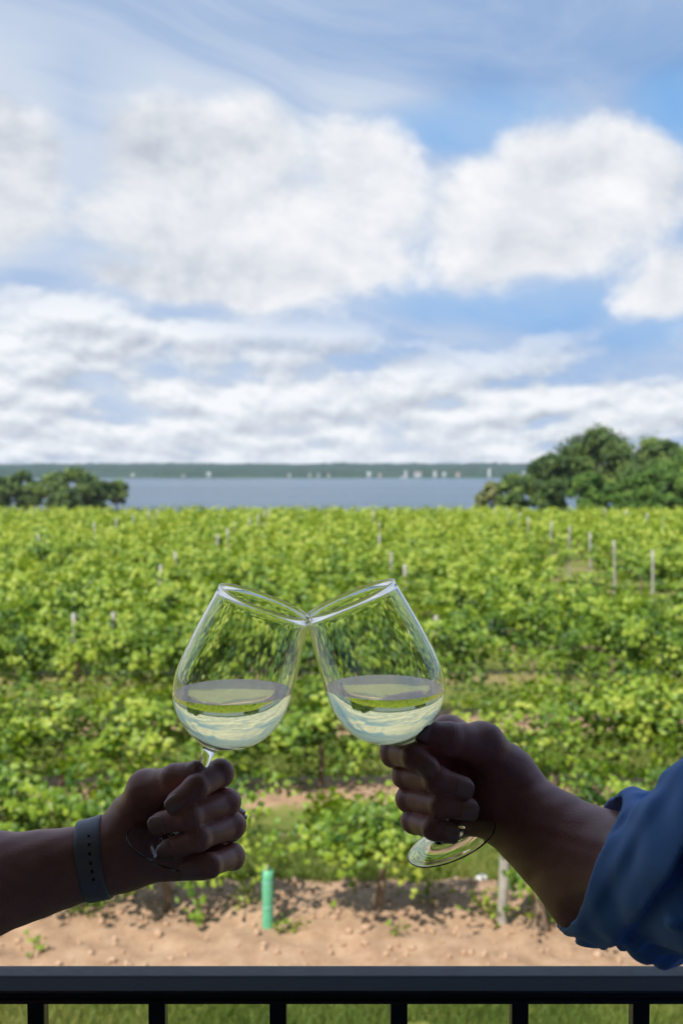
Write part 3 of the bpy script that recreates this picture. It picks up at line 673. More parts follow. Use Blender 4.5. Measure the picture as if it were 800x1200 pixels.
def relax(V, Q, it=2, lam=.5):
    for _ in range(it):
        s = np.zeros_like(V); c = np.zeros(len(V))
        for i in range(4):
            a, b = Q[:, i], Q[:, (i + 1) % 4]
            for k in range(3): s[:, k] += np.bincount(a, V[b, k], len(V)) + np.bincount(b, V[a, k], len(V))
            c += np.bincount(a, minlength=len(V)) + np.bincount(b, minlength=len(V))
        V = V + lam * (s / np.maximum(c, 1)[:, None] - V)
    return V
def sdf_obj(name, fn, lo, hi, h, m, parent, it=2):
    g = Grid(lo, hi, h); V, Q = nets(fn(g), g); V = relax(V, Q, it); return V, Q

def hand_caps(J, s=1.0):
    palm = []; fingers = []
    W = J['wrist']
    for nm, (mc, pi, di, tp) in J['f'].items():
        r0, r1, r2, r3 = J['r'][nm]
        palm.append((W, mc, .0165, r0 * 1.28))
        mid = tuple(np.array(mc) * .55 + np.array(pi) * .45)
        palm.append((mc, mid, r0 * 1.12, r0))
        m1_ = tuple((np.array(pi) + np.array(di)) / 2); m2_ = tuple(np.array(di) * .55 + np.array(tp) * .45)
        fingers.append([(mc, pi, r0 * 1.02, r1), (pi, pi, r1 * 1.07, r1 * 1.07), (pi, di, r1 * .96, r2 * .96), (di, di, r2 * 1.03, r2 * 1.03), (di, tp, r2 * .95, r3)])
    c, mcp, ip, tp = J['thumb']; r = J['rt']
    palm += [(W, c, .019, r[0]), (c, mcp, r[0], r[1])]
    palm += J['extra']
    fingers.append([(mcp, ip, r[1], r[2]), (ip, ip, r[2] * 1.07, r[2] * 1.07), (ip, tp, r[2], r[3])])
    return palm, fingers
def hand_fn(J, arm):
    palm, fingers = hand_caps(J)
    wr_ = []
    for nm, (mc, pi, di, tp) in J['f'].items():
        wr_ += [(pi, np.array(di) - np.array(mc), J['r'][nm][1]), (di, np.array(tp) - np.array(pi), J['r'][nm][2])]
    th_ = J['thumb']; wr_ += [(th_[2], np.array(th_[3]) - np.array(th_[1]), J['rt'][2]), (th_[1], np.array(th_[2]) - np.array(th_[0]), J['rt'][1])]
    def fn(g):
        d0 = base(g)
        for c, a_, r_ in wr_:
            a_ = a_ / np.linalg.norm(a_); s_ = (g.X - c[0]) * a_[0] + (g.Y - c[1]) * a_[1] + (g.Z - c[2]) * a_[2]
            q_ = (g.X - c[0]) ** 2 + (g.Y - c[1]) ** 2 + (g.Z - c[2]) ** 2
            d0 = d0 + .00042 * np.sin(s_ * 1950 + .6 * np.sin(g.Z * 700 + g.X * 500)) * np.exp(-(s_ / .0042) ** 2) * np.exp(-q_ / (r_ * 1.5) ** 2)
        return d0 + .00035 * np.sin(g.X * 190 + 2 * np.sin(g.Z * 130)) * np.sin(g.Z * 210 + g.Y * 160)
    def base(g):
        d = chain(g, palm, .012); d = smin(d, chain(g, arm, .02), .018)
        fd = None
        for i, fc in enumerate(fingers):
            e = chain(g, fc, .0025); d2 = smin(d, e, .0035) if i < len(fingers) - 1 else smin(d, e, .007)
            fd = d2 if fd is None else np.minimum(fd, d2)
            # keep separate fingers crisp, with a tiny blend
        return fd
    return fn
def skinmesh(name, parts, m, parent):
    Vs, Qs, b = [], [], 0
    for V, Q in parts: Vs.append(V); Qs.append(Q + b); b += len(V)
    return mesh_obj(name, np.concatenate(Vs), np.concatenate(Qs), m, parent, smooth=True)
def v3(p): return tuple(float(q) for q in p)
def bounds(caps, pad=.012):
    a = np.array([np.minimum(np.array(c[0]) - c[2], np.array(c[1]) - c[3]) for c in caps]).min(0) - pad
    b = np.array([np.maximum(np.array(c[0]) + c[2], np.array(c[1]) + c[3]) for c in caps]).max(0) + pad
    return a, b
D0 = 0.80
# ---- left-hand side person: joints
JL = {'wrist': v3(P(140, 1000, .838)),
 'f': {'index': [v3(P(226, 922, .852)), v3(P(258, 906, .806)), v3(P(229, 924, .778)), v3(P(207, 941, .776))],
       'middle': [v3(P(240, 948, .860)), v3(P(266, 940, .810)), v3(P(222, 958, .774)), v3(P(189, 964, .780))],
       'ring': [v3(P(244, 978, .860)), v3(P(272, 968, .810)), v3(P(232, 983, .772)), v3(P(199, 995, .778))],
       'pinky': [v3(P(240, 1006, .850)), v3(P(272, 1004, .806)), v3(P(246, 1014, .774)), v3(P(222, 1018, .772))]},
 'r': {'index': (.0115, .0105, .0100, .0088), 'middle': (.0115, .0103, .0098, .0085), 'ring': (.0115, .0105, .0098, .0085), 'pinky': (.0105, .0098, .0090, .0080)},
 'thumb': [v3(P(158, 962, .838)), v3(P(172, 926, .818)), v3(P(205, 914, .802)), v3(P(228, 904, .794))], 'rt': (.021, .0155, .0118, .0088),
 'extra': [(v3(P(150, 1012, .846)), v3(P(232, 1008, .852)), .018, .0135), (v3(P(165, 965, .842)), v3(P(225, 935, .848)), .017, .013)]}
eL = P(-225, 1090, .80)
armL = [(v3(P(140, 993, .836)), v3(P(-30, 1030, .818)), .0200, .034), (v3(P(138, 1011, .840)), v3(P(-60, 1062, .826)), .0205, .036),
        (v3(P(-30, 1035, .818)), v3(eL), .036, .034), (v3(P(-60, 1058, .826)), v3(eL + Vector((0, 0, .0))), .036, .040)]
shL = Vector((-0.64, 0.70, 3.98))
armL.append((v3(eL), v3(eL + (shL - eL) * .6), .040, .046))
# ---- right-hand side person
JR = {'wrist': v3(P(590, 935, .832)),
 'f': {'index': [v3(P(524, 862, .855)), v3(P(462, 882, .812)), v3(P(486, 887, .780)), v3(P(501, 899, .774))],
       'middle': [v3(P(522, 893, .862)), v3(P(476, 908, .812)), v3(P(512, 914, .776)), v3(P(541, 923, .776))],
       'ring': [v3(P(526, 925, .862)), v3(P(480, 936, .812)), v3(P(518, 943, .774)), v3(P(547, 948, .774))],
       'pinky': [v3(P(532, 952, .852)), v3(P(485, 962, .806)), v3(P(508, 971, .774)), v3(P(527, 976, .772))]},
 'r': {'index': (.0120, .0112, .0102, .0090), 'middle': (.0120, .0110, .0102, .0090), 'ring': (.0120, .0108, .0100, .0088), 'pinky': (.0105, .0098, .0090, .0080)},
 'thumb': [v3(P(592, 908, .830)), v3(P(566, 872, .814)), v3(P(524, 866, .794)), v3(P(496, 857, .788))], 'rt': (.022, .0165, .0128, .0095),
 'extra': [(v3(P(592, 958, .838)), v3(P(535, 950, .852)), .017, .0135), (v3(P(585, 900, .838)), v3(P(530, 872, .85)), .018, .0135),
           (v3(P(560, 872, .826)), v3(P(530, 866, .845)), .014, .0135)]}
eR = P(838, 1040, .640)
armR = [(v3(P(598, 926, .832)), v3(P(720, 1008, .752)), .0200, .0295), (v3(P(588, 955, .836)), v3(P(690, 1046, .756)), .0225, .031),
        (v3(P(720, 1008, .752)), v3(eR), .030, .031), (v3(P(695, 1042, .756)), v3(eR), .029, .031)]
shR = Vector((0.50, 0.60, 4.00))
armR.append((v3(eR), v3(eR + (shR - eR) * .5), .034, .044))

def person(label, J, arm, sh, e_, face, skin, side):
    """face = +1: the person looks along +x; the raised arm is on the far (+y) side; side keeps the other one"""
    root = empty('person', (sh.x, sh.y - .19, 2.6), 0, label, 'person')
    pal, fin = hand_caps(J); allc = pal + [c for f in fin for c in f] + arm
    lo, hi = bounds(allc); g = Grid(lo, hi, .00105); V1 = nets(hand_fn(J, arm)(g), g); V1 = (relax(*V1, 1), V1[1])
    cx, cy, fz = sh.x - face * .01, sh.y - .19, 2.6
    S = lambda x, y, z: (cx + face * x, cy + y, fz + z)
    nsh = S(.01, -.19, 1.385)
    bc = [(S(0, .07, 1.05), S(0, .09, 1.34), .105, .10), (S(0, -.07, 1.05), S(0, -.09, 1.34), .105, .10), (S(0, .08, .93), S(0, -.08, .93), .115, .115),
          (S(0, .16, 1.39), S(0, -.16, 1.39), .055, .055), (S(-.01, 0, 1.38), S(.01, 0, 1.53), .058, .052), (S(.06, .07, 1.25), S(.06, -.07, 1.25), .07, .07),
          (v3(sh), v3(e_), .055, .040), (nsh, S(-.03, -.25, 1.10), .053, .040), (S(-.03, -.25, 1.10), S(.05, -.25, .86), .038, .026), (S(.05, -.25, .86), S(.08, -.245, .76), .030, .022),
          (S(0, .095, .9), S(.01, .10, .50), .088, .058), (S(.01, .10, .50), S(-.01, .10, .09), .055, .036), (S(0, -.095, .9), S(.01, -.10, .50), .088, .058), (S(.01, -.10, .50), S(-.01, -.10, .09), .055, .036),
          (S(-.04, .10, .04), S(.17, .11, .03), .035, .028), (S(-.04, -.10, .04), S(.17, -.11, .03), .035, .028)]
    hd = [(S(-.005, 0, 1.655), S(.03, 0, 1.64), .092, .082), (S(.035, 0, 1.60), S(.065, 0, 1.555), .062, .034), (S(.095, 0, 1.645), S(.112, 0, 1.614), .010, .014),
          (S(-.0, .088, 1.64), S(.0, .088, 1.61), .018, .012), (S(-.0, -.088, 1.64), S(.0, -.088, 1.61), .018, .012)]
    for q in range(4):    # fingers of the lowered hand
        bc.append((S(.08 + (q - 1.5) * .018, -.247, .76), S(.085 + (q - 1.5) * .02, -.235, .675), .0095, .008))
    bc.append((S(.10, -.24, .80), S(.125, -.225, .73), .011, .009))
    def bf(g):
        d = None
        for c in bc + hd:
            e = cap(g, *c); d = e if d is None else smin(d, e, .03 if c[2] > .034 else .010)
        return d
    lo, hi = bounds(bc + hd); g = Grid(lo, hi, .0075); V2 = nets(bf(g), g)
    skinmesh('body', [V1, (relax(*V2, 1), V2[1])], skin, root)
    # clothes: offset surfaces cut by planes
    def cloth(nm, caps, off, keep, m, h=.008, k=.05):
        def fn(g):
            d = chain(g, caps, k) - off; d = d + .004 * np.sin(g.X * 60 + g.Z * 35) * np.sin(g.Y * 45 - g.Z * 22)
            return np.maximum(d, keep(g))
        lo, hi = bounds(caps, off + .02); g = Grid(lo, hi, h); V = nets(fn(g), g); o = mesh_obj(nm, relax(*V, 1), V[1], m, root, smooth=True); return o
    up = face * 1.0
    cloth('trousers', bc[2:3] + bc[10:14], .012, lambda g: np.maximum(g.Z - (fz + 1.0), (fz + .10) - g.Z), M['trousers'], k=.03)
    for s in (1, -1):
        bm = bmesh.new(); bmesh.ops.create_uvsphere(bm, u_segments=20, v_segments=12, radius=1)
        for v in bm.verts: v.co = Vector((S(0, 0, 0))) + Vector((face * (.065 + v.co.x * .15), s * .105 + v.co.y * .05, max(0.002, .045 + v.co.z * .05 * (1.2 - .5 * v.co.x))))
        bm_obj('shoe', bm, M['shoe'], root, smooth=True)
    # face
    for s in (1, -1):
        for nm, rr_, dx, mm in (('eye', .013, 0, M['eye']), ('iris', .0065, .0085, M['iris'])):
            bm = bmesh.new(); bmesh.ops.create_uvsphere(bm, u_segments=14, v_segments=8, radius=rr_); o = bm_obj(nm, bm, mm, root, smooth=True); o.location = Vector(S(.098 + dx, s * .033, 1.648)) - root.location
    bm = bmesh.new(); bmesh.ops.create_uvsphere(bm, u_segments=14, v_segments=8, radius=1); o = bm_obj('lips', bm, M['lips'], root, smooth=True); o.scale = (.010, .024, .007); o.location = Vector(S(.100, 0, 1.578)) - root.location
    def hf(g):
        d = smin(cap(g, S(-.012, 0, 1.662), S(.025, 0, 1.66), .104, .092), cap(g, S(-.05, 0, 1.62), S(-.055, 0, 1.53 - side * .06), .07, .05), .03)
        fx = (g.X - (cx + face * .055)) * face; fzp = (fz + 1.70) - g.Z
        return np.maximum(d + .002 * np.sin(g.Y * 500), np.minimum(fx, fzp) + 0 * d)
    g = Grid(np.minimum(S(-.2, -.13, 1.3), S(.15, .13, 1.8)), np.maximum(S(-.2, -.13, 1.3), S(.15, .13, 1.8)), .005); V = nets(hf(g), g); mesh_obj('hair', relax(*V, 1), V[1], M['hair'], root, smooth=True)
    # children built in world space: cancel the root offset
    for ch in list(root.children):
        if ch.name.split('.')[0] not in ('eye', 'iris', 'lips'): ch.location = ch.location - root.location
    return root, bc, cloth
pL, bcL, clothL = person('person at left with watch and ring on a bare arm, holding the left glass', JL, armL, shL, eL, 1, M['skinL'], 1)
pR, bcR, clothR = person('person at right in blue rolled-sleeve shirt holding up the right glass', JR, armR, shR, eR, -1, M['skinR'], 0)
def fix(o, p): o.location = -p.location
def torso_keep(g, zlo=3.5, zhi=4.03): return np.maximum(g.Z - zhi, zlo - g.Z)
slv = [(v3(shL), v3(eL), .055, .046), bcL[7]]
def keepL(g): return np.maximum(torso_keep(g, 3.52, 4.05), 0)
o = clothL('t_shirt', bcL[0:4] + bcL[5:6] + [(v3(shL), v3(shL + (eL - shL) * .6), .055, .050), (bcL[7][0], tuple(np.array(bcL[7][0]) * .4 + np.array(bcL[7][1]) * .6), .054, .05)], .014, lambda g: torso_keep(g, 3.50, 4.06), M['tshirt']); fix(o, pL)
oR = clothR('shirt', bcR[0:4] + bcR[5:6] + [bcR[7], (bcR[8][0], tuple(np.array(bcR[8][0]) * .5 + np.array(bcR[8][1]) * .5), .044, .044)], .016, lambda g: torso_keep(g, 3.46, 4.08), M['blue']); fix(oR, pR)

# ---- rolled blue sleeve, with real folds
cA = np.array(P(672, 1012, .770)); cB = np.array(P(838, 1060, .650)); ax = (np.array(P(780, 1078, .700)) - np.array(P(640, 975, .795))); ax /= np.linalg.norm(ax)
cuff_c = np.array(P(684, 1018, .762)); cn = np.array([.82, -.25, -.35]); cn /= np.linalg.norm(cn)
def sleeve(g):
    wr = .0035 * np.sin(g.X * 95 + g.Z * 150 + 2.2 * np.sin(g.Y * 60 + g.Z * 40)) + .0022 * np.sin(g.X * 210 - g.Z * 120 + 3 * np.sin(g.X * 50 + g.Y * 70))
    t = (g.X - cuff_c[0]) * cn[0] + (g.Y - cuff_c[1]) * cn[1] + (g.Z - cuff_c[2]) * cn[2]
    up_ = chain(g, [(v3(P(660, 1005, .775)), v3(P(770, 1030, .71)), .0460, .0490), (v3(P(770, 1030, .71)), v3(P(845, 1024, .645)), .0490, .050), (v3(P(845, 1024, .645)), v3(P(905, 990, .62)), .050, .062), (v3(P(905, 990, .62)), v3(shR), .062, .076)], .02)
    # deep diagonal folds radiating from the elbow crook
    fold = 0
    for (a, b, r) in ((P(757, 966, .70), P(850, 1010, .58), .012), (P(772, 940, .70), P(860, 965, .57), .014), (P(748, 962, .68), P(812, 1065, .60), .010), (P(735, 1000, .66), P(790, 1110, .62), .007), (P(705, 975, .70), P(760, 1005, .65), .004)):
        fold = fold + r * np.exp(-(cap(g, v3(a), v3(b), 0, 0) / .012) ** 2)
    band = 1 - smoothstep(.030, .034, t)
    fold = fold * (1 - .65 * band) + .0045 * np.exp(-((t - .036) / .0035) ** 2)
    outer = up_ - wr * (1 - .7 * band) - .0065 * band - .0022 * np.exp(-((t - .006) / .005) ** 2) + fold
    outer = np.minimum(outer, np.maximum(chain(g, armR, .02) - .005, .014 - t))
    cav = np.maximum(outer + .0050, t - .022)
    d = np.maximum(outer, -cav)
    d = np.maximum(d, -t + .0025 * np.sin(g.Z * 60 + 1) )
    return d
lo = np.minimum(np.array(P(600, 1150, .80)), np.array(shR) - .10); hi = np.maximum(np.array(P(640, 900, .80)), np.array(shR) + .10)
lo = np.array([.13, .48, 3.58]); hi = np.array([.60, .90, 4.10])
g = Grid(lo, hi, .0021); V = nets(sleeve(g), g); o = mesh_obj('sleeve', relax(*V, 2), V[1], M['blue'], oR, smooth=True); o.location = (0, 0, 0)

# ---- nails
def nail(root, di, tp, r, normal_hint, m):
    di = Vector(di); tp = Vector(tp); ax_ = (tp - di).normalized(); nh = Vector(normal_hint); nn = (nh - ax_ * nh.dot(ax_)).normalized(); sd = ax_.cross(nn)
    c = tp + ax_ * r * .10
    bm = bmesh.new(); N1, N2 = 8, 8; gr = []
    for i in range(N1 + 1):
        row = []
        for j in range(N2 + 1):
            u = (i / N1 * 2 - 1); a = (j / N2 * 2 - 1) * 1.0; w_ = math.sqrt(max(0, 1 - max(0, abs(u) - .35) ** 2 / .55)); 
            q = c + ax_ * (u * r * .80) + (nn * math.cos(a * w_) + sd * math.sin(a * w_)) * (r * (1.035 - .05 * max(0, u) ** 2)); row.append(bm.verts.new(q))
        gr.append(row)
    for i in range(N1):
        for j in range(N2): bm.faces.new((gr[i][j], gr[i+1][j], gr[i+1][j+1], gr[i][j+1]))
    o = bm_obj('fingernail', bm, m, root, smooth=True); o.location = -root.location
    s_ = o.modifiers.new('s', 'SOLIDIFY'); s_.thickness = .0006; s_.offset = 1
for root, J in ((pL, JL), (pR, JR)):
    for nm, (mc, pi_, di, tp) in J['f'].items(): nail(root, di, tp, J['r'][nm][3], (0, -1, .12), M['nail'])
    nail(root, J['thumb'][2], J['thumb'][3], J['rt'][3], (0, -.95, .3), M['nail'])

# ---- watch strap on the left wrist
wfn = hand_fn(JL, armL)
def ring_profile(center, axis, fn, n=64, rmax=.06, skip=.0):
    axis = axis.normalized(); a = axis.cross(Vector((0, 1, 0))).normalized(); b = axis.cross(a).normalized(); out = []
    rs = np.linspace(.002, rmax, 240)
    for k in range(n):
        th = 2 * math.pi * k / n; d = a * math.cos(th) + b * math.sin(th)
        pts = np.array([tuple(center + d * r) for r in rs]); f = fn(Pts(pts)); w0 = np.nonzero(f > 0)[0]; out.append(rs[w0[0]] if len(w0) else rmax)
    out = np.array(out); 
    for _ in range(3): out = (np.roll(out, 1) + out * 2 + np.roll(out, -1)) / 4
    return a, b, out
wc0 = P(112, 1008, .836); wax = (P(150, 996, .838) - P(60, 1022, .832)).normalized()
# tilt the strap plane slightly, as worn
wax = (wax + Vector((0, 0, -.10))).normalized()
stripL = []; W_ = .0205
for off in np.linspace(-W_ / 2, W_ / 2, 9): a, b, rr_ = ring_profile(wc0 + wax * off, wax, wfn); stripL.append((off, rr_))
base_r = np.max([r_ for _, r_ in stripL], 0)
bm = bmesh.new(); rings = []
for (off, _), e in zip(stripL, (-.9, -.15, 0, .05, .05, .05, 0, -.15, -.9)):
    rings.append([bm.verts.new(wc0 + wax * off + (a * math.cos(2*math.pi*k/64) + b * math.sin(2*math.pi*k/64)) * (max(base_r[k] * .5 + _[k] * .5, _[k]) + .0024 + e * .001)) for k in range(64)])
for (off, _) in reversed(stripL):
    rings.append([bm.verts.new(wc0 + wax * off + (a * math.cos(2*math.pi*k/64) + b * math.sin(2*math.pi*k/64)) * (max(base_r[k] * .5 + _[k] * .5, _[k]) - .0004)) for k in range(64)])
for i in range(len(rings)):
    r0_, r1_ = rings[i], rings[(i + 1) % len(rings)]
    for k in range(64): bm.faces.new((r0_[k], r0_[(k+1)%64], r1_[(k+1)%64], r1_[k]))
bmesh.ops.recalc_face_normals(bm, faces=bm.faces)
ws = bm_obj('watch_strap', bm, M['strap'], pL, smooth=True); ws.location = -pL.location; ws['label'] = 'grey rubber watch strap with a row of small holes'
mr = stripL[4][1]
def strap_pt(th, off, lift):
    k = th / (2 * math.pi) * 64; k0 = int(math.floor(k)) % 64; f_ = k - math.floor(k); r_ = mr[k0] * (1 - f_) + mr[(k0+1) % 64] * f_; br = base_r[k0] * (1 - f_) + base_r[(k0+1) % 64] * f_
    d = a * math.cos(th) + b * math.sin(th); return wc0 + wax * off + d * (max(.5 * br + .5 * r_, r_) + .0024 + lift), d
# holes run down the camera side
ths = [2 * math.pi * k / 64 for k in range(64)]; camth = min(ths, key=lambda t: (a * math.cos(t) + b * math.sin(t)).dot(Vector((0, 1, 0))))
sgn = 1 if (a * math.cos(camth + .3) + b * math.sin(camth + .3)).z > (a * math.cos(camth) + b * math.sin(camth)).z else -1
for i in range(6):
    th = camth + sgn * (.95 - i * .22); p, d = strap_pt(th, .002, .00015)
    bm = bmesh.new(); side_ = d.cross(wax).normalized(); n = 14
    vs = [bm.verts.new(p + (wax * math.cos(2*math.pi*k/n) * .0012 + side_ * math.sin(2*math.pi*k/n) * .0016)) for k in range(n)]
    vt = [bm.verts.new(v.co - d * .001) for v in vs]; bm.faces.new(vs)
    for k in range(n): bm.faces.new((vs[k], vt[k], vt[(k+1)%n], vs[(k+1)%n]))
    o = bm_obj('strap_hole', bm, M['hole'], ws)
p, d = strap_pt(camth + math.pi, 0, .004)
bm = bmesh.new(); bx(bm, -.018, .018, -.005, .005, -.021, .021); o = bm_obj('watch_case', bm, M['hole'], ws, bevel=.004)
o.matrix_local = Matrix.Translation(p) @ Matrix((wax, d, wax.cross(d))).transposed().to_4x4()
# ---- ring
rmc = Vector(JL['f']['ring'][0]); rpi = Vector(JL['f']['ring'][1]); rax = (rpi - rmc).normalized(); rc = rmc.lerp(rpi, .90)
a = rax.cross(Vector((0, 0, 1))).normalized(); b = rax.cross(a); bm = bmesh.new(); n = 40; mr_ = .0119; rings = []
for k in range(n):
    th = 2*math.pi*k/n; dd_ = a*math.cos(th)+b*math.sin(th); rings.append([bm.verts.new(rc + dd_ * (mr_ + .0009 * math.cos(q)) + rax * .0013 * math.sin(q)) for q in [2*math.pi*z/8 for z in range(8)]])
for k in range(n):
    for z in range(8): bm.faces.new((rings[k][z], rings[k][(z+1)%8], rings[(k+1)%n][(z+1)%8], rings[(k+1)%n][z]))
bmesh.ops.recalc_face_normals(bm, faces=bm.faces)
ro = bm_obj('ring', bm, M['silver'], pL, smooth=True); ro.location = -pL.location; ro['label'] = 'silver ring with a raised cut stone'
_t = P(292, 952, .800) - rc; outd = (_t - rax * _t.dot(rax)).normalized()
for q, (s1, s2, sz_) in enumerate(((0, 0, .0048), (.0046, 0, .0030), (-.0046, 0, .0030), (0, .0044, .0028), (0, -.0044, .0028))):
    bm = bmesh.new(); bmesh.ops.create_icosphere(bm, subdivisions=1, radius=sz_); o = bm_obj('gemstone', bm, M['gem'], ro); sdv = outd.cross(rax); o.location = rc + outd * (mr_ + .0025) + rax * s1 + sdv * s2

# ------------------------------------------------------------------ wine glasses
GH = .2135
OUT = [(0, .0050), (.0060, .0047), (.0100, .0040), (.0150, .0030), (.0220, .0020), (.0300, .0009), (.0350, .0002), (.0368, .0001), (.0378, .0011), (.0370, .0018), (.0300, .0027), (.0220, .0040), (.0140, .0058), (.0090, .0090), (.0062, .0125), (.0048, .018), (.0040, .028), (.0036, .045), (.0036, .060), (.0039, .074), (.0046, .082), (.0062, .0875),
       (.0098, .0905), (.0160, .0935), (.0240, .0980), (.0325, .1045), (.0398, .1135), (.0443, .1235), (.0465, .1345), (.0467, .1450), (.0458, .1580), (.0442, .1740), (.0420, .1900), (.0396, .2050), (.0385, GH)]
def densify(pts, m_=3):
    pts = np.array(pts); n = len(pts); out = []
    for i in range(n - 1):
        p0 = pts[max(i-1, 0)]; p1 = pts[i]; p2 = pts[i+1]; p3 = pts[min(i+2, n-1)]
        for k in range(m_):
            t = k / m_; out.append(.5 * ((2*p1) + (-p0+p2)*t + (2*p0-5*p1+4*p2-p3)*t*t + (-p0+3*p1-3*p2+p3)*t**3))
    out.append(pts[-1]); return np.array(out)
OD = densify(OUT, 4); OD[:, 0] = np.maximum(OD[:, 0], 0)
bowl_i = int(np.argmax(OD[:, 1] > .0935)); 
INN = []
for i in range(len(OD) - 1, bowl_i, -1):
    r_, z_ = OD[i]; t = np.clip((z_ - .0935) / .03, 0, 1); th = .0013 + .0012 * (1 - t) ** 2 + .0009 * float(smoothstep(GH - .004, GH - .0005, z_))
    tg = OD[min(i+1, len(OD)-1)] - OD[i-1]; tg /= np.linalg.norm(tg); INN.append((r_ - tg[1] * th, z_ + tg[0] * th))
INN = [q for q in INN if q[0] > .012 ]
INN += [(.008, INN[-1][1] - .0013), (.004, INN[-1][1] - .0021), (0, INN[-1][1] - .0023)]
rim = [(OD[-1][0] + .00005, GH + .0004), (OD[-1][0] - .0003, GH + .0009), (OD[-1][0] - .0010, GH + .0012), (OD[-1][0] - .0017, GH + .0009), (OD[-1][0] - .0021, GH + .0004)]
FULL = [tuple(q) for q in OD] + rim + [tuple(q) for q in INN]
NS = 128
def lathe(profile, name, m, parent):
    V = []; Fq = []; prev = None; th = [2 * math.pi * k / NS for k in range(NS)]; bm = bmesh.new()
    for (r_, z_) in profile:
        cur = [bm.verts.new((0, 0, z_))] if r_ < 1e-5 else [bm.verts.new((r_*math.cos(t), r_*math.sin(t), z_)) for t in th]
        if prev is not None:
            for k in range(NS):
                k2 = (k + 1) % NS
                if len(prev) == 1 and len(cur) > 1: bm.faces.new((prev[0], cur[k2], cur[k]))
                elif len(cur) == 1 and len(prev) > 1: bm.faces.new((prev[k], prev[k2], cur[0]))
                elif len(cur) > 1: bm.faces.new((prev[k], prev[k2], cur[k2], cur[k]))
        prev = cur
    return bm_obj(name, bm, m, parent, smooth=True)
i1 = int(np.argmax(OD[:, 1] > .0125)); i2 = int(np.argmax(OD[:, 1] > .082))
def wine_glass(foot, ang, label, wlabel, level_t, yaw):
    e = empty('wine_glass', foot, 0, label, 'wine glass', 'clinking wine glasses')
    rot = Quaternion((0, 1, 0), ang) @ Quaternion((1, 0, 0), yaw); e.rotation_mode = 'QUATERNION'; e.rotation_quaternion = rot
    lathe(FULL[:i1 + 1], 'foot', M['glass'], e); lathe(FULL[i1:i2 + 1], 'stem', M['glass'], e); lathe(FULL[i2:], 'bowl', M['glass'], e)
    # wine: fills the inside up to a truly horizontal surface, reaching half way into the wall
    prof = [(max(0, r_ + (.0005 if r_ > .009 else .0)), z_ - (.0004 if r_ < .03 else 0)) for r_, z_ in reversed(INN)]
    bm = bmesh.new(); prev = None; th = [2 * math.pi * k / NS for k in range(NS)]
    for (r_, z_) in prof:
        cur = [bm.verts.new((0, 0, z_))] if r_ < 1e-5 else [bm.verts.new((r_*math.cos(t), r_*math.sin(t), z_)) for t in th]
        if prev is not None:
            for k in range(NS):
                k2 = (k + 1) % NS
                if len(prev) == 1: bm.faces.new((prev[0], cur[k2], cur[k]))
                else: bm.faces.new((prev[k], prev[k2], cur[k2], cur[k]))
        prev = cur
    for f in bm.faces: f.smooth = True
    bmesh.ops.transform(bm, matrix=rot.to_matrix().to_4x4(), verts=bm.verts)
    pz = rot @ Vector((0, 0, level_t))
    r = bmesh.ops.bisect_plane(bm, geom=bm.verts[:] + bm.edges[:] + bm.faces[:], plane_co=pz, plane_no=(0, 0, 1), clear_outer=True)
    ed = [q for q in r['geom_cut'] if isinstance(q, bmesh.types.BMEdge)]
    rf = bmesh.ops.contextual_create(bm, geom=ed)
    bmesh.ops.recalc_face_normals(bm, faces=bm.faces)
    me = bpy.data.meshes.new('white_wine'); bm.to_mesh(me); 
    nsm = [len(p.vertices) <= 4 for p in me.polygons]; me.polygons.foreach_set('use_smooth', np.array(nsm)); me.materials.append(M['wine']); bm.free()
    big = [p for p in me.polygons if len(p.vertices) > 4]
    me.edges.foreach_set('use_freestyle_mark', np.zeros(len(me.edges), dtype=bool)) if False else None
    sh = np.zeros(len(me.edges), dtype=bool); key = {tuple(sorted(k)) for p in big for k in p.edge_keys}
    for e_ in me.edges:
        if tuple(sorted(e_.vertices)) in key: sh[e_.index] = True
    at_ = me.attributes.new('sharp_edge', 'BOOLEAN', 'EDGE'); at_.data.foreach_set('value', sh)
    o = bpy.data.objects.new('white_wine', me); link(o); o.location = foot; tag(o, wlabel, 'wine', 'wine in the glasses'); return e
rimL = P(311, 704, D0); botL = P(198, 1003, D0); axL = (rimL - botL)
aL = math.atan2(axL.x, axL.z); footL = rimL - axL.normalized() * GH
rimR = P(410, 700, D0); botR = P(528, 985, D0); axR = (rimR - botR); aR = math.atan2(axR.x, axR.z); footR = rimR - axR.normalized() * GH
wine_glass(footL, aL, 'wine glass of the left hand, tilted right, rim touching the other glass', 'pale white wine in the glass held by the left hand', .137, 0)
wine_glass(footR, aR, 'wine glass of the right hand, tilted left, with its foot showing below the fingers', 'pale white wine in the glass held at right', .137, 0)

# ------------------------------------------------------------------ world: sky + clouds by direction
SUN_EL = 53; sun_dir = Vector((-.545 * math.cos(R(SUN_EL)), -.838 * math.cos(R(SUN_EL)), math.sin(R(SUN_EL)))).normalized()
wd = bpy.data.worlds.new('World'); SC.world = wd; wd.use_nodes = True; nt = wd.node_tree
for n in list(nt.nodes): nt.nodes.remove(n)
out = nt.nodes.new('ShaderNodeOutputWorld'); bg = nt.nodes.new('ShaderNodeBackground'); nt.links.new(bg.outputs[0], out.inputs['Surface'])
STR = 0.1; bg.inputs['Strength'].default_value = STR
sky = nt.nodes.new('ShaderNodeTexSky'); sky.sky_type = 'NISHITA'; sky.sun_disc = False; sky.sun_elevation = R(SUN_EL)
sky.sun_rotation = math.atan2(sun_dir.x, sun_dir.y); sky.altitude = 200; sky.air_density = 1.0; sky.dust_density = 1.2; sky.ozone_density = 1.5
tc = nt.nodes.new('ShaderNodeTexCoord'); sp = nt.nodes.new('ShaderNodeSeparateXYZ'); nt.links.new(tc.outputs['Generated'], sp.inputs[0])
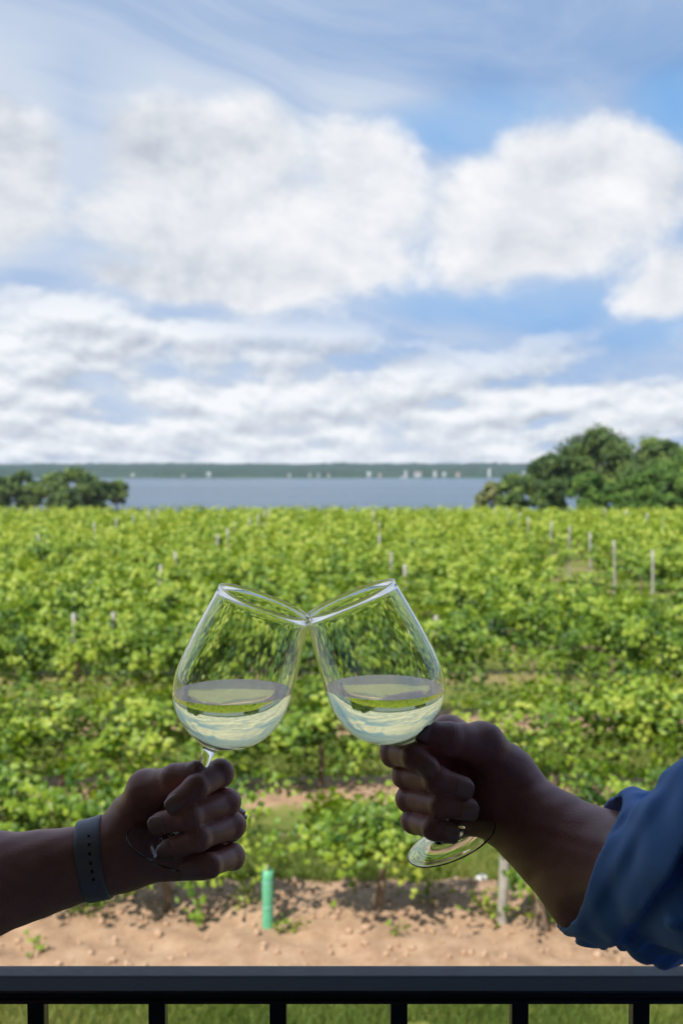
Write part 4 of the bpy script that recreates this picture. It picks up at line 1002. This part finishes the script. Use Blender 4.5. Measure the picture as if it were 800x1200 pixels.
A = lambda op, a, b=None, c=None, clamp=False: math_(nt, op, a, b, c, clamp)
ay = A('MAXIMUM', A('ABSOLUTE', sp.outputs['Y']), .08)
u = A('DIVIDE', sp.outputs['X'], ay); v = A('DIVIDE', sp.outputs['Z'], ay)
def comb(a, b, c=0.0):
    n = nt.nodes.new('ShaderNodeCombineXYZ')
    for i, q in enumerate((a, b, c)):
        if isinstance(q, (int, float)): n.inputs[i].default_value = q
        else: nt.links.new(q, n.inputs[i])
    return n.outputs[0]
def uv(px, py):
    d = P(px, py, 1) - CAM; return d.x / d.y, d.z / d.y
uvv = comb(u, v, .3)
warp = noise(nt, 3.2, 2, .5, vec=uvv); warp2 = noise(nt, 3.2, 2, .5, vec=comb(A('ADD', u, 7.3), v, .9))
uu = A('ADD', u, A('MULTIPLY', A('SUBTRACT', warp, .5), .13)); vv = A('ADD', v, A('MULTIPLY', A('SUBTRACT', warp2, .5), .10))
# fine billow
fb = noise(nt, 8.0, 10, .63, vec=comb(uu, A('MULTIPLY', vv, 1.35), .1), dist=.15)
fb_up = noise(nt, 8.0, 5, .60, vec=comb(A('SUBTRACT', uu, .012), A('MULTIPLY', A('ADD', vv, .028), 1.35), .1), dist=.15)
blobs = [(215, 190, 105, 75), (290, 175, 80, 60), (250, 250, 150, 75), (330, 260, 130, 75), (430, 205, 75, 85), (400, 290, 110, 45), (300, 310, 150, 35), (190, 318, 130, 24),
         (580, 250, 85, 75), (660, 225, 95, 75), (708, 208, 80, 62), (630, 284, 70, 28), (764, 328, 56, 42), (815, 318, 40, 30), (8, 175, 62, 85), (-30, 230, 80, 70), (795, 240, 22, 18), (905, 150, 60, 50), (-170, 150, 90, 60), (950, 260, 100, 50)]
cov = None
for (bxp, byp, aw, ah) in blobs:
    u0, v0 = uv(bxp, byp); du = A('DIVIDE', A('SUBTRACT', uu, u0), aw / FPX); dv = A('DIVIDE', A('SUBTRACT', vv, v0), ah / FPX)
    r_ = A('SUBTRACT', 1.0, A('SQRT', A('ADD', A('MULTIPLY', du, du), A('MULTIPLY', dv, dv))))
    if cov is None: cov = r_
    else:
        n = nt.nodes.new('ShaderNodeMath'); n.operation = 'SMOOTH_MAX'; nt.links.new(cov, n.inputs[0]); nt.links.new(r_, n.inputs[1]); n.inputs[2].default_value = .22; cov = n.outputs[0]
c1 = A('ADD', cov, A('MULTIPLY', A('SUBTRACT', fb, .5), 2.0))
m1 = sstep(nt, c1, -.28, .30)
# stratocumulus deck seen in perspective towards the horizon
zz = A('ADD', A('MAXIMUM', v, 0.0), .11)
pl = comb(A('DIVIDE', u, zz), A('MULTIPLY', A('LOGARITHM', zz, 2.718), 2.5), 0)
iso = noise(nt, 21, 6, .60, vec=comb(u, A('MULTIPLY', v, 1.7), 2.0), dist=.1); iso_up = noise(nt, 21, 4, .55, vec=comb(A('SUBTRACT', u, .004), A('MULTIPLY', A('ADD', v, .009), 1.7), 2.0), dist=.1)
deck = A('ADD', noise(nt, 1.9, 1.5, .45, vec=pl), A('MULTIPLY', A('SUBTRACT', iso, .5), .36)); deck_lo = noise(nt, 1.9, 1.5, .45, vec=pl); deck_up = noise(nt, 1.9, 1.5, .45, vec=comb(A('DIVIDE', u, zz), A('ADD', A('MULTIPLY', A('LOGARITHM', zz, 2.718), 2.5), .16), 0))
_, v370 = uv(400, 362); _, v420 = uv(400, 420)
dm = A('SUBTRACT', 1.0, sstep(nt, A('ADD', v, A('ADD', A('MULTIPLY', u, .11), A('MULTIPLY', A('SUBTRACT', warp, .5), .10))), v420 - .02, v370 + .025))
m2 = A('MULTIPLY', sstep(nt, A('ADD', deck, A('MULTIPLY', dm, .20)), .50, .66), A('MAXIMUM', dm, 0))
# thin veil, thicker to the left and at the top
ci = noise(nt, 1.6, 7, .62, vec=comb(A('MULTIPLY', uu, .9), A('MULTIPLY', A('ADD', vv, A('MULTIPLY', uu, .25)), 3.2), .7), dist=.8)
lft = A('SUBTRACT', 1.0, sstep(nt, u, -.12, .30))
m3 = A('MULTIPLY', sstep(nt, A('ADD', ci, A('MULTIPLY', lft, .12)), .36, .76), .74)
m3 = A('ADD', m3, A('MULTIPLY', sstep(nt, cov, -1.1, .2), .42), clamp=True)
gap = None
for (gx, gy, gw, gh) in ((600, 340, 180, 30), (800, 372, 110, 32), (560, 140, 120, 32), (810, 150, 60, 60), (470, 310, 50, 40)):
    u0, v0 = uv(gx, gy); du = A('DIVIDE', A('SUBTRACT', uu, u0), gw / FPX); dv = A('DIVIDE', A('SUBTRACT', vv, v0), gh / FPX)
    q_ = sstep(nt, A('SUBTRACT', 1.0, A('ADD', A('MULTIPLY', du, du), A('MULTIPLY', dv, dv))), -.9, 1.1); gap = q_ if gap is None else A('MAXIMUM', gap, q_)
m3 = A('MULTIPLY', m3, A('SUBTRACT', 1.0, A('MULTIPLY', gap, .55)))
m3 = A('ADD', A('ADD', m3, .02), A('MULTIPLY', A('SUBTRACT', 1.0, sstep(nt, v, .0, .14)), .55), clamp=True)
k = 1.0 / STR
skyc = mixc(nt, .88, sky.outputs[0], (.15 * k, .31 * k, .61 * k))     # the air's own blue at this hour
skyc = mixc(nt, A('MULTIPLY', sstep(nt, v, .2, .5), .55), skyc, (.17 * k, .28 * k, .48 * k))
veil = (.50 * k, .57 * k, .68 * k)
skyc = mixc(nt, A('MULTIPLY', gap, .9), skyc, (.15 * k, .36 * k, .68 * k))
c = mixc(nt, m3, skyc, veil)
sh2 = A('ADD', .60, A('ADD', A('MULTIPLY', A('SUBTRACT', deck_lo, deck_up), 1.9), A('ADD', A('MULTIPLY', A('SUBTRACT', iso, iso_up), 1.7), A('MULTIPLY', A('SUBTRACT', deck, .5), .8))), clamp=True)
c = mixc(nt, m2, c, ramp(nt, sh2, [(0.0, (.34 * 1, .39, .47)), (.5, (.56, .60, .66)), (1.0, (.80, .82, .85))]))
# ramps are in 0..1: scale
def scale(col, s):
    n = nt.nodes.new('ShaderNodeVectorMath'); n.operation = 'SCALE'; nt.links.new(col, n.inputs[0]); n.inputs['Scale'].default_value = s; return n.outputs[0]
r2 = scale(ramp(nt, sh2, [(0.0, (.40, .44, .51)), (.5, (.57, .61, .67)), (1.0, (.76, .78, .81))]), k)
c = mixc(nt, m2, mixc(nt, m3, skyc, veil), r2)
sh1 = A('ADD', A('ADD', .54, A('MULTIPLY', A('SUBTRACT', fb, fb_up), 1.7)), A('MULTIPLY', A('SUBTRACT', noise(nt, 3.0, 4, .5, vec=comb(uu, A('MULTIPLY', vv, 1.5), 4.2)), .5), 1.1), clamp=True)
r1 = scale(ramp(nt, sh1, [(0.0, (.43, .47, .54)), (.45, (.62, .645, .69)), (.9, (.77, .78, .80))]), k)
c = mixc(nt, m1, c, r1)
# below the horizon: neutral
c = mixc(nt, A('SUBTRACT', 1.0, sstep(nt, sp.outputs['Z'], -.02, .0)), c, (.25 * k, .30 * k, .34 * k))
nt.links.new(c, bg.inputs['Color'])

sl = bpy.data.lights.new('sun', 'SUN'); sl.energy = 4.9; sl.angle = R(.55); sl.color = (1, .955, .88); so = bpy.data.objects.new('sun', sl); link(so)
so.rotation_euler = (-sun_dir).to_track_quat('-Z', 'Y').to_euler(); so.location = (0, 0, 30)

# haze
m = bpy.data.materials.new('haze_air'); m.use_nodes = True; nt = m.node_tree
for n in list(nt.nodes): nt.nodes.remove(n)
o_ = nt.nodes.new('ShaderNodeOutputMaterial'); pv = nt.nodes.new('ShaderNodeVolumePrincipled'); pv.inputs['Density'].default_value = .00011; pv.inputs['Color'].default_value = (.62, .80, 1.0, 1)
nt.links.new(pv.outputs[0], o_.inputs['Volume'])
bm = bmesh.new(); bx(bm, -2600, 2600, -70, 2900, -19, 14); hz = bm_obj('haze', bm, m); tag(hz, 'thin pale summer haze over the lake and fields', 'haze', kind='stuff')

# ------------------------------------------------------------------ render settings
SC.render.engine = 'CYCLES'; cy = SC.cycles
cy.max_bounces = 20; cy.transmission_bounces = 18; cy.glossy_bounces = 8; cy.diffuse_bounces = 4; cy.transparent_max_bounces = 12; cy.volume_bounces = 0
cy.caustics_reflective = False; cy.caustics_refractive = False; cy.use_denoising = True; cy.sample_clamp_indirect = 8
SC.view_settings.view_transform = 'Standard'; SC.view_settings.look = 'None'; SC.view_settings.exposure = 0.30; SC.view_settings.gamma = 1
bpy.context.view_layer.update()
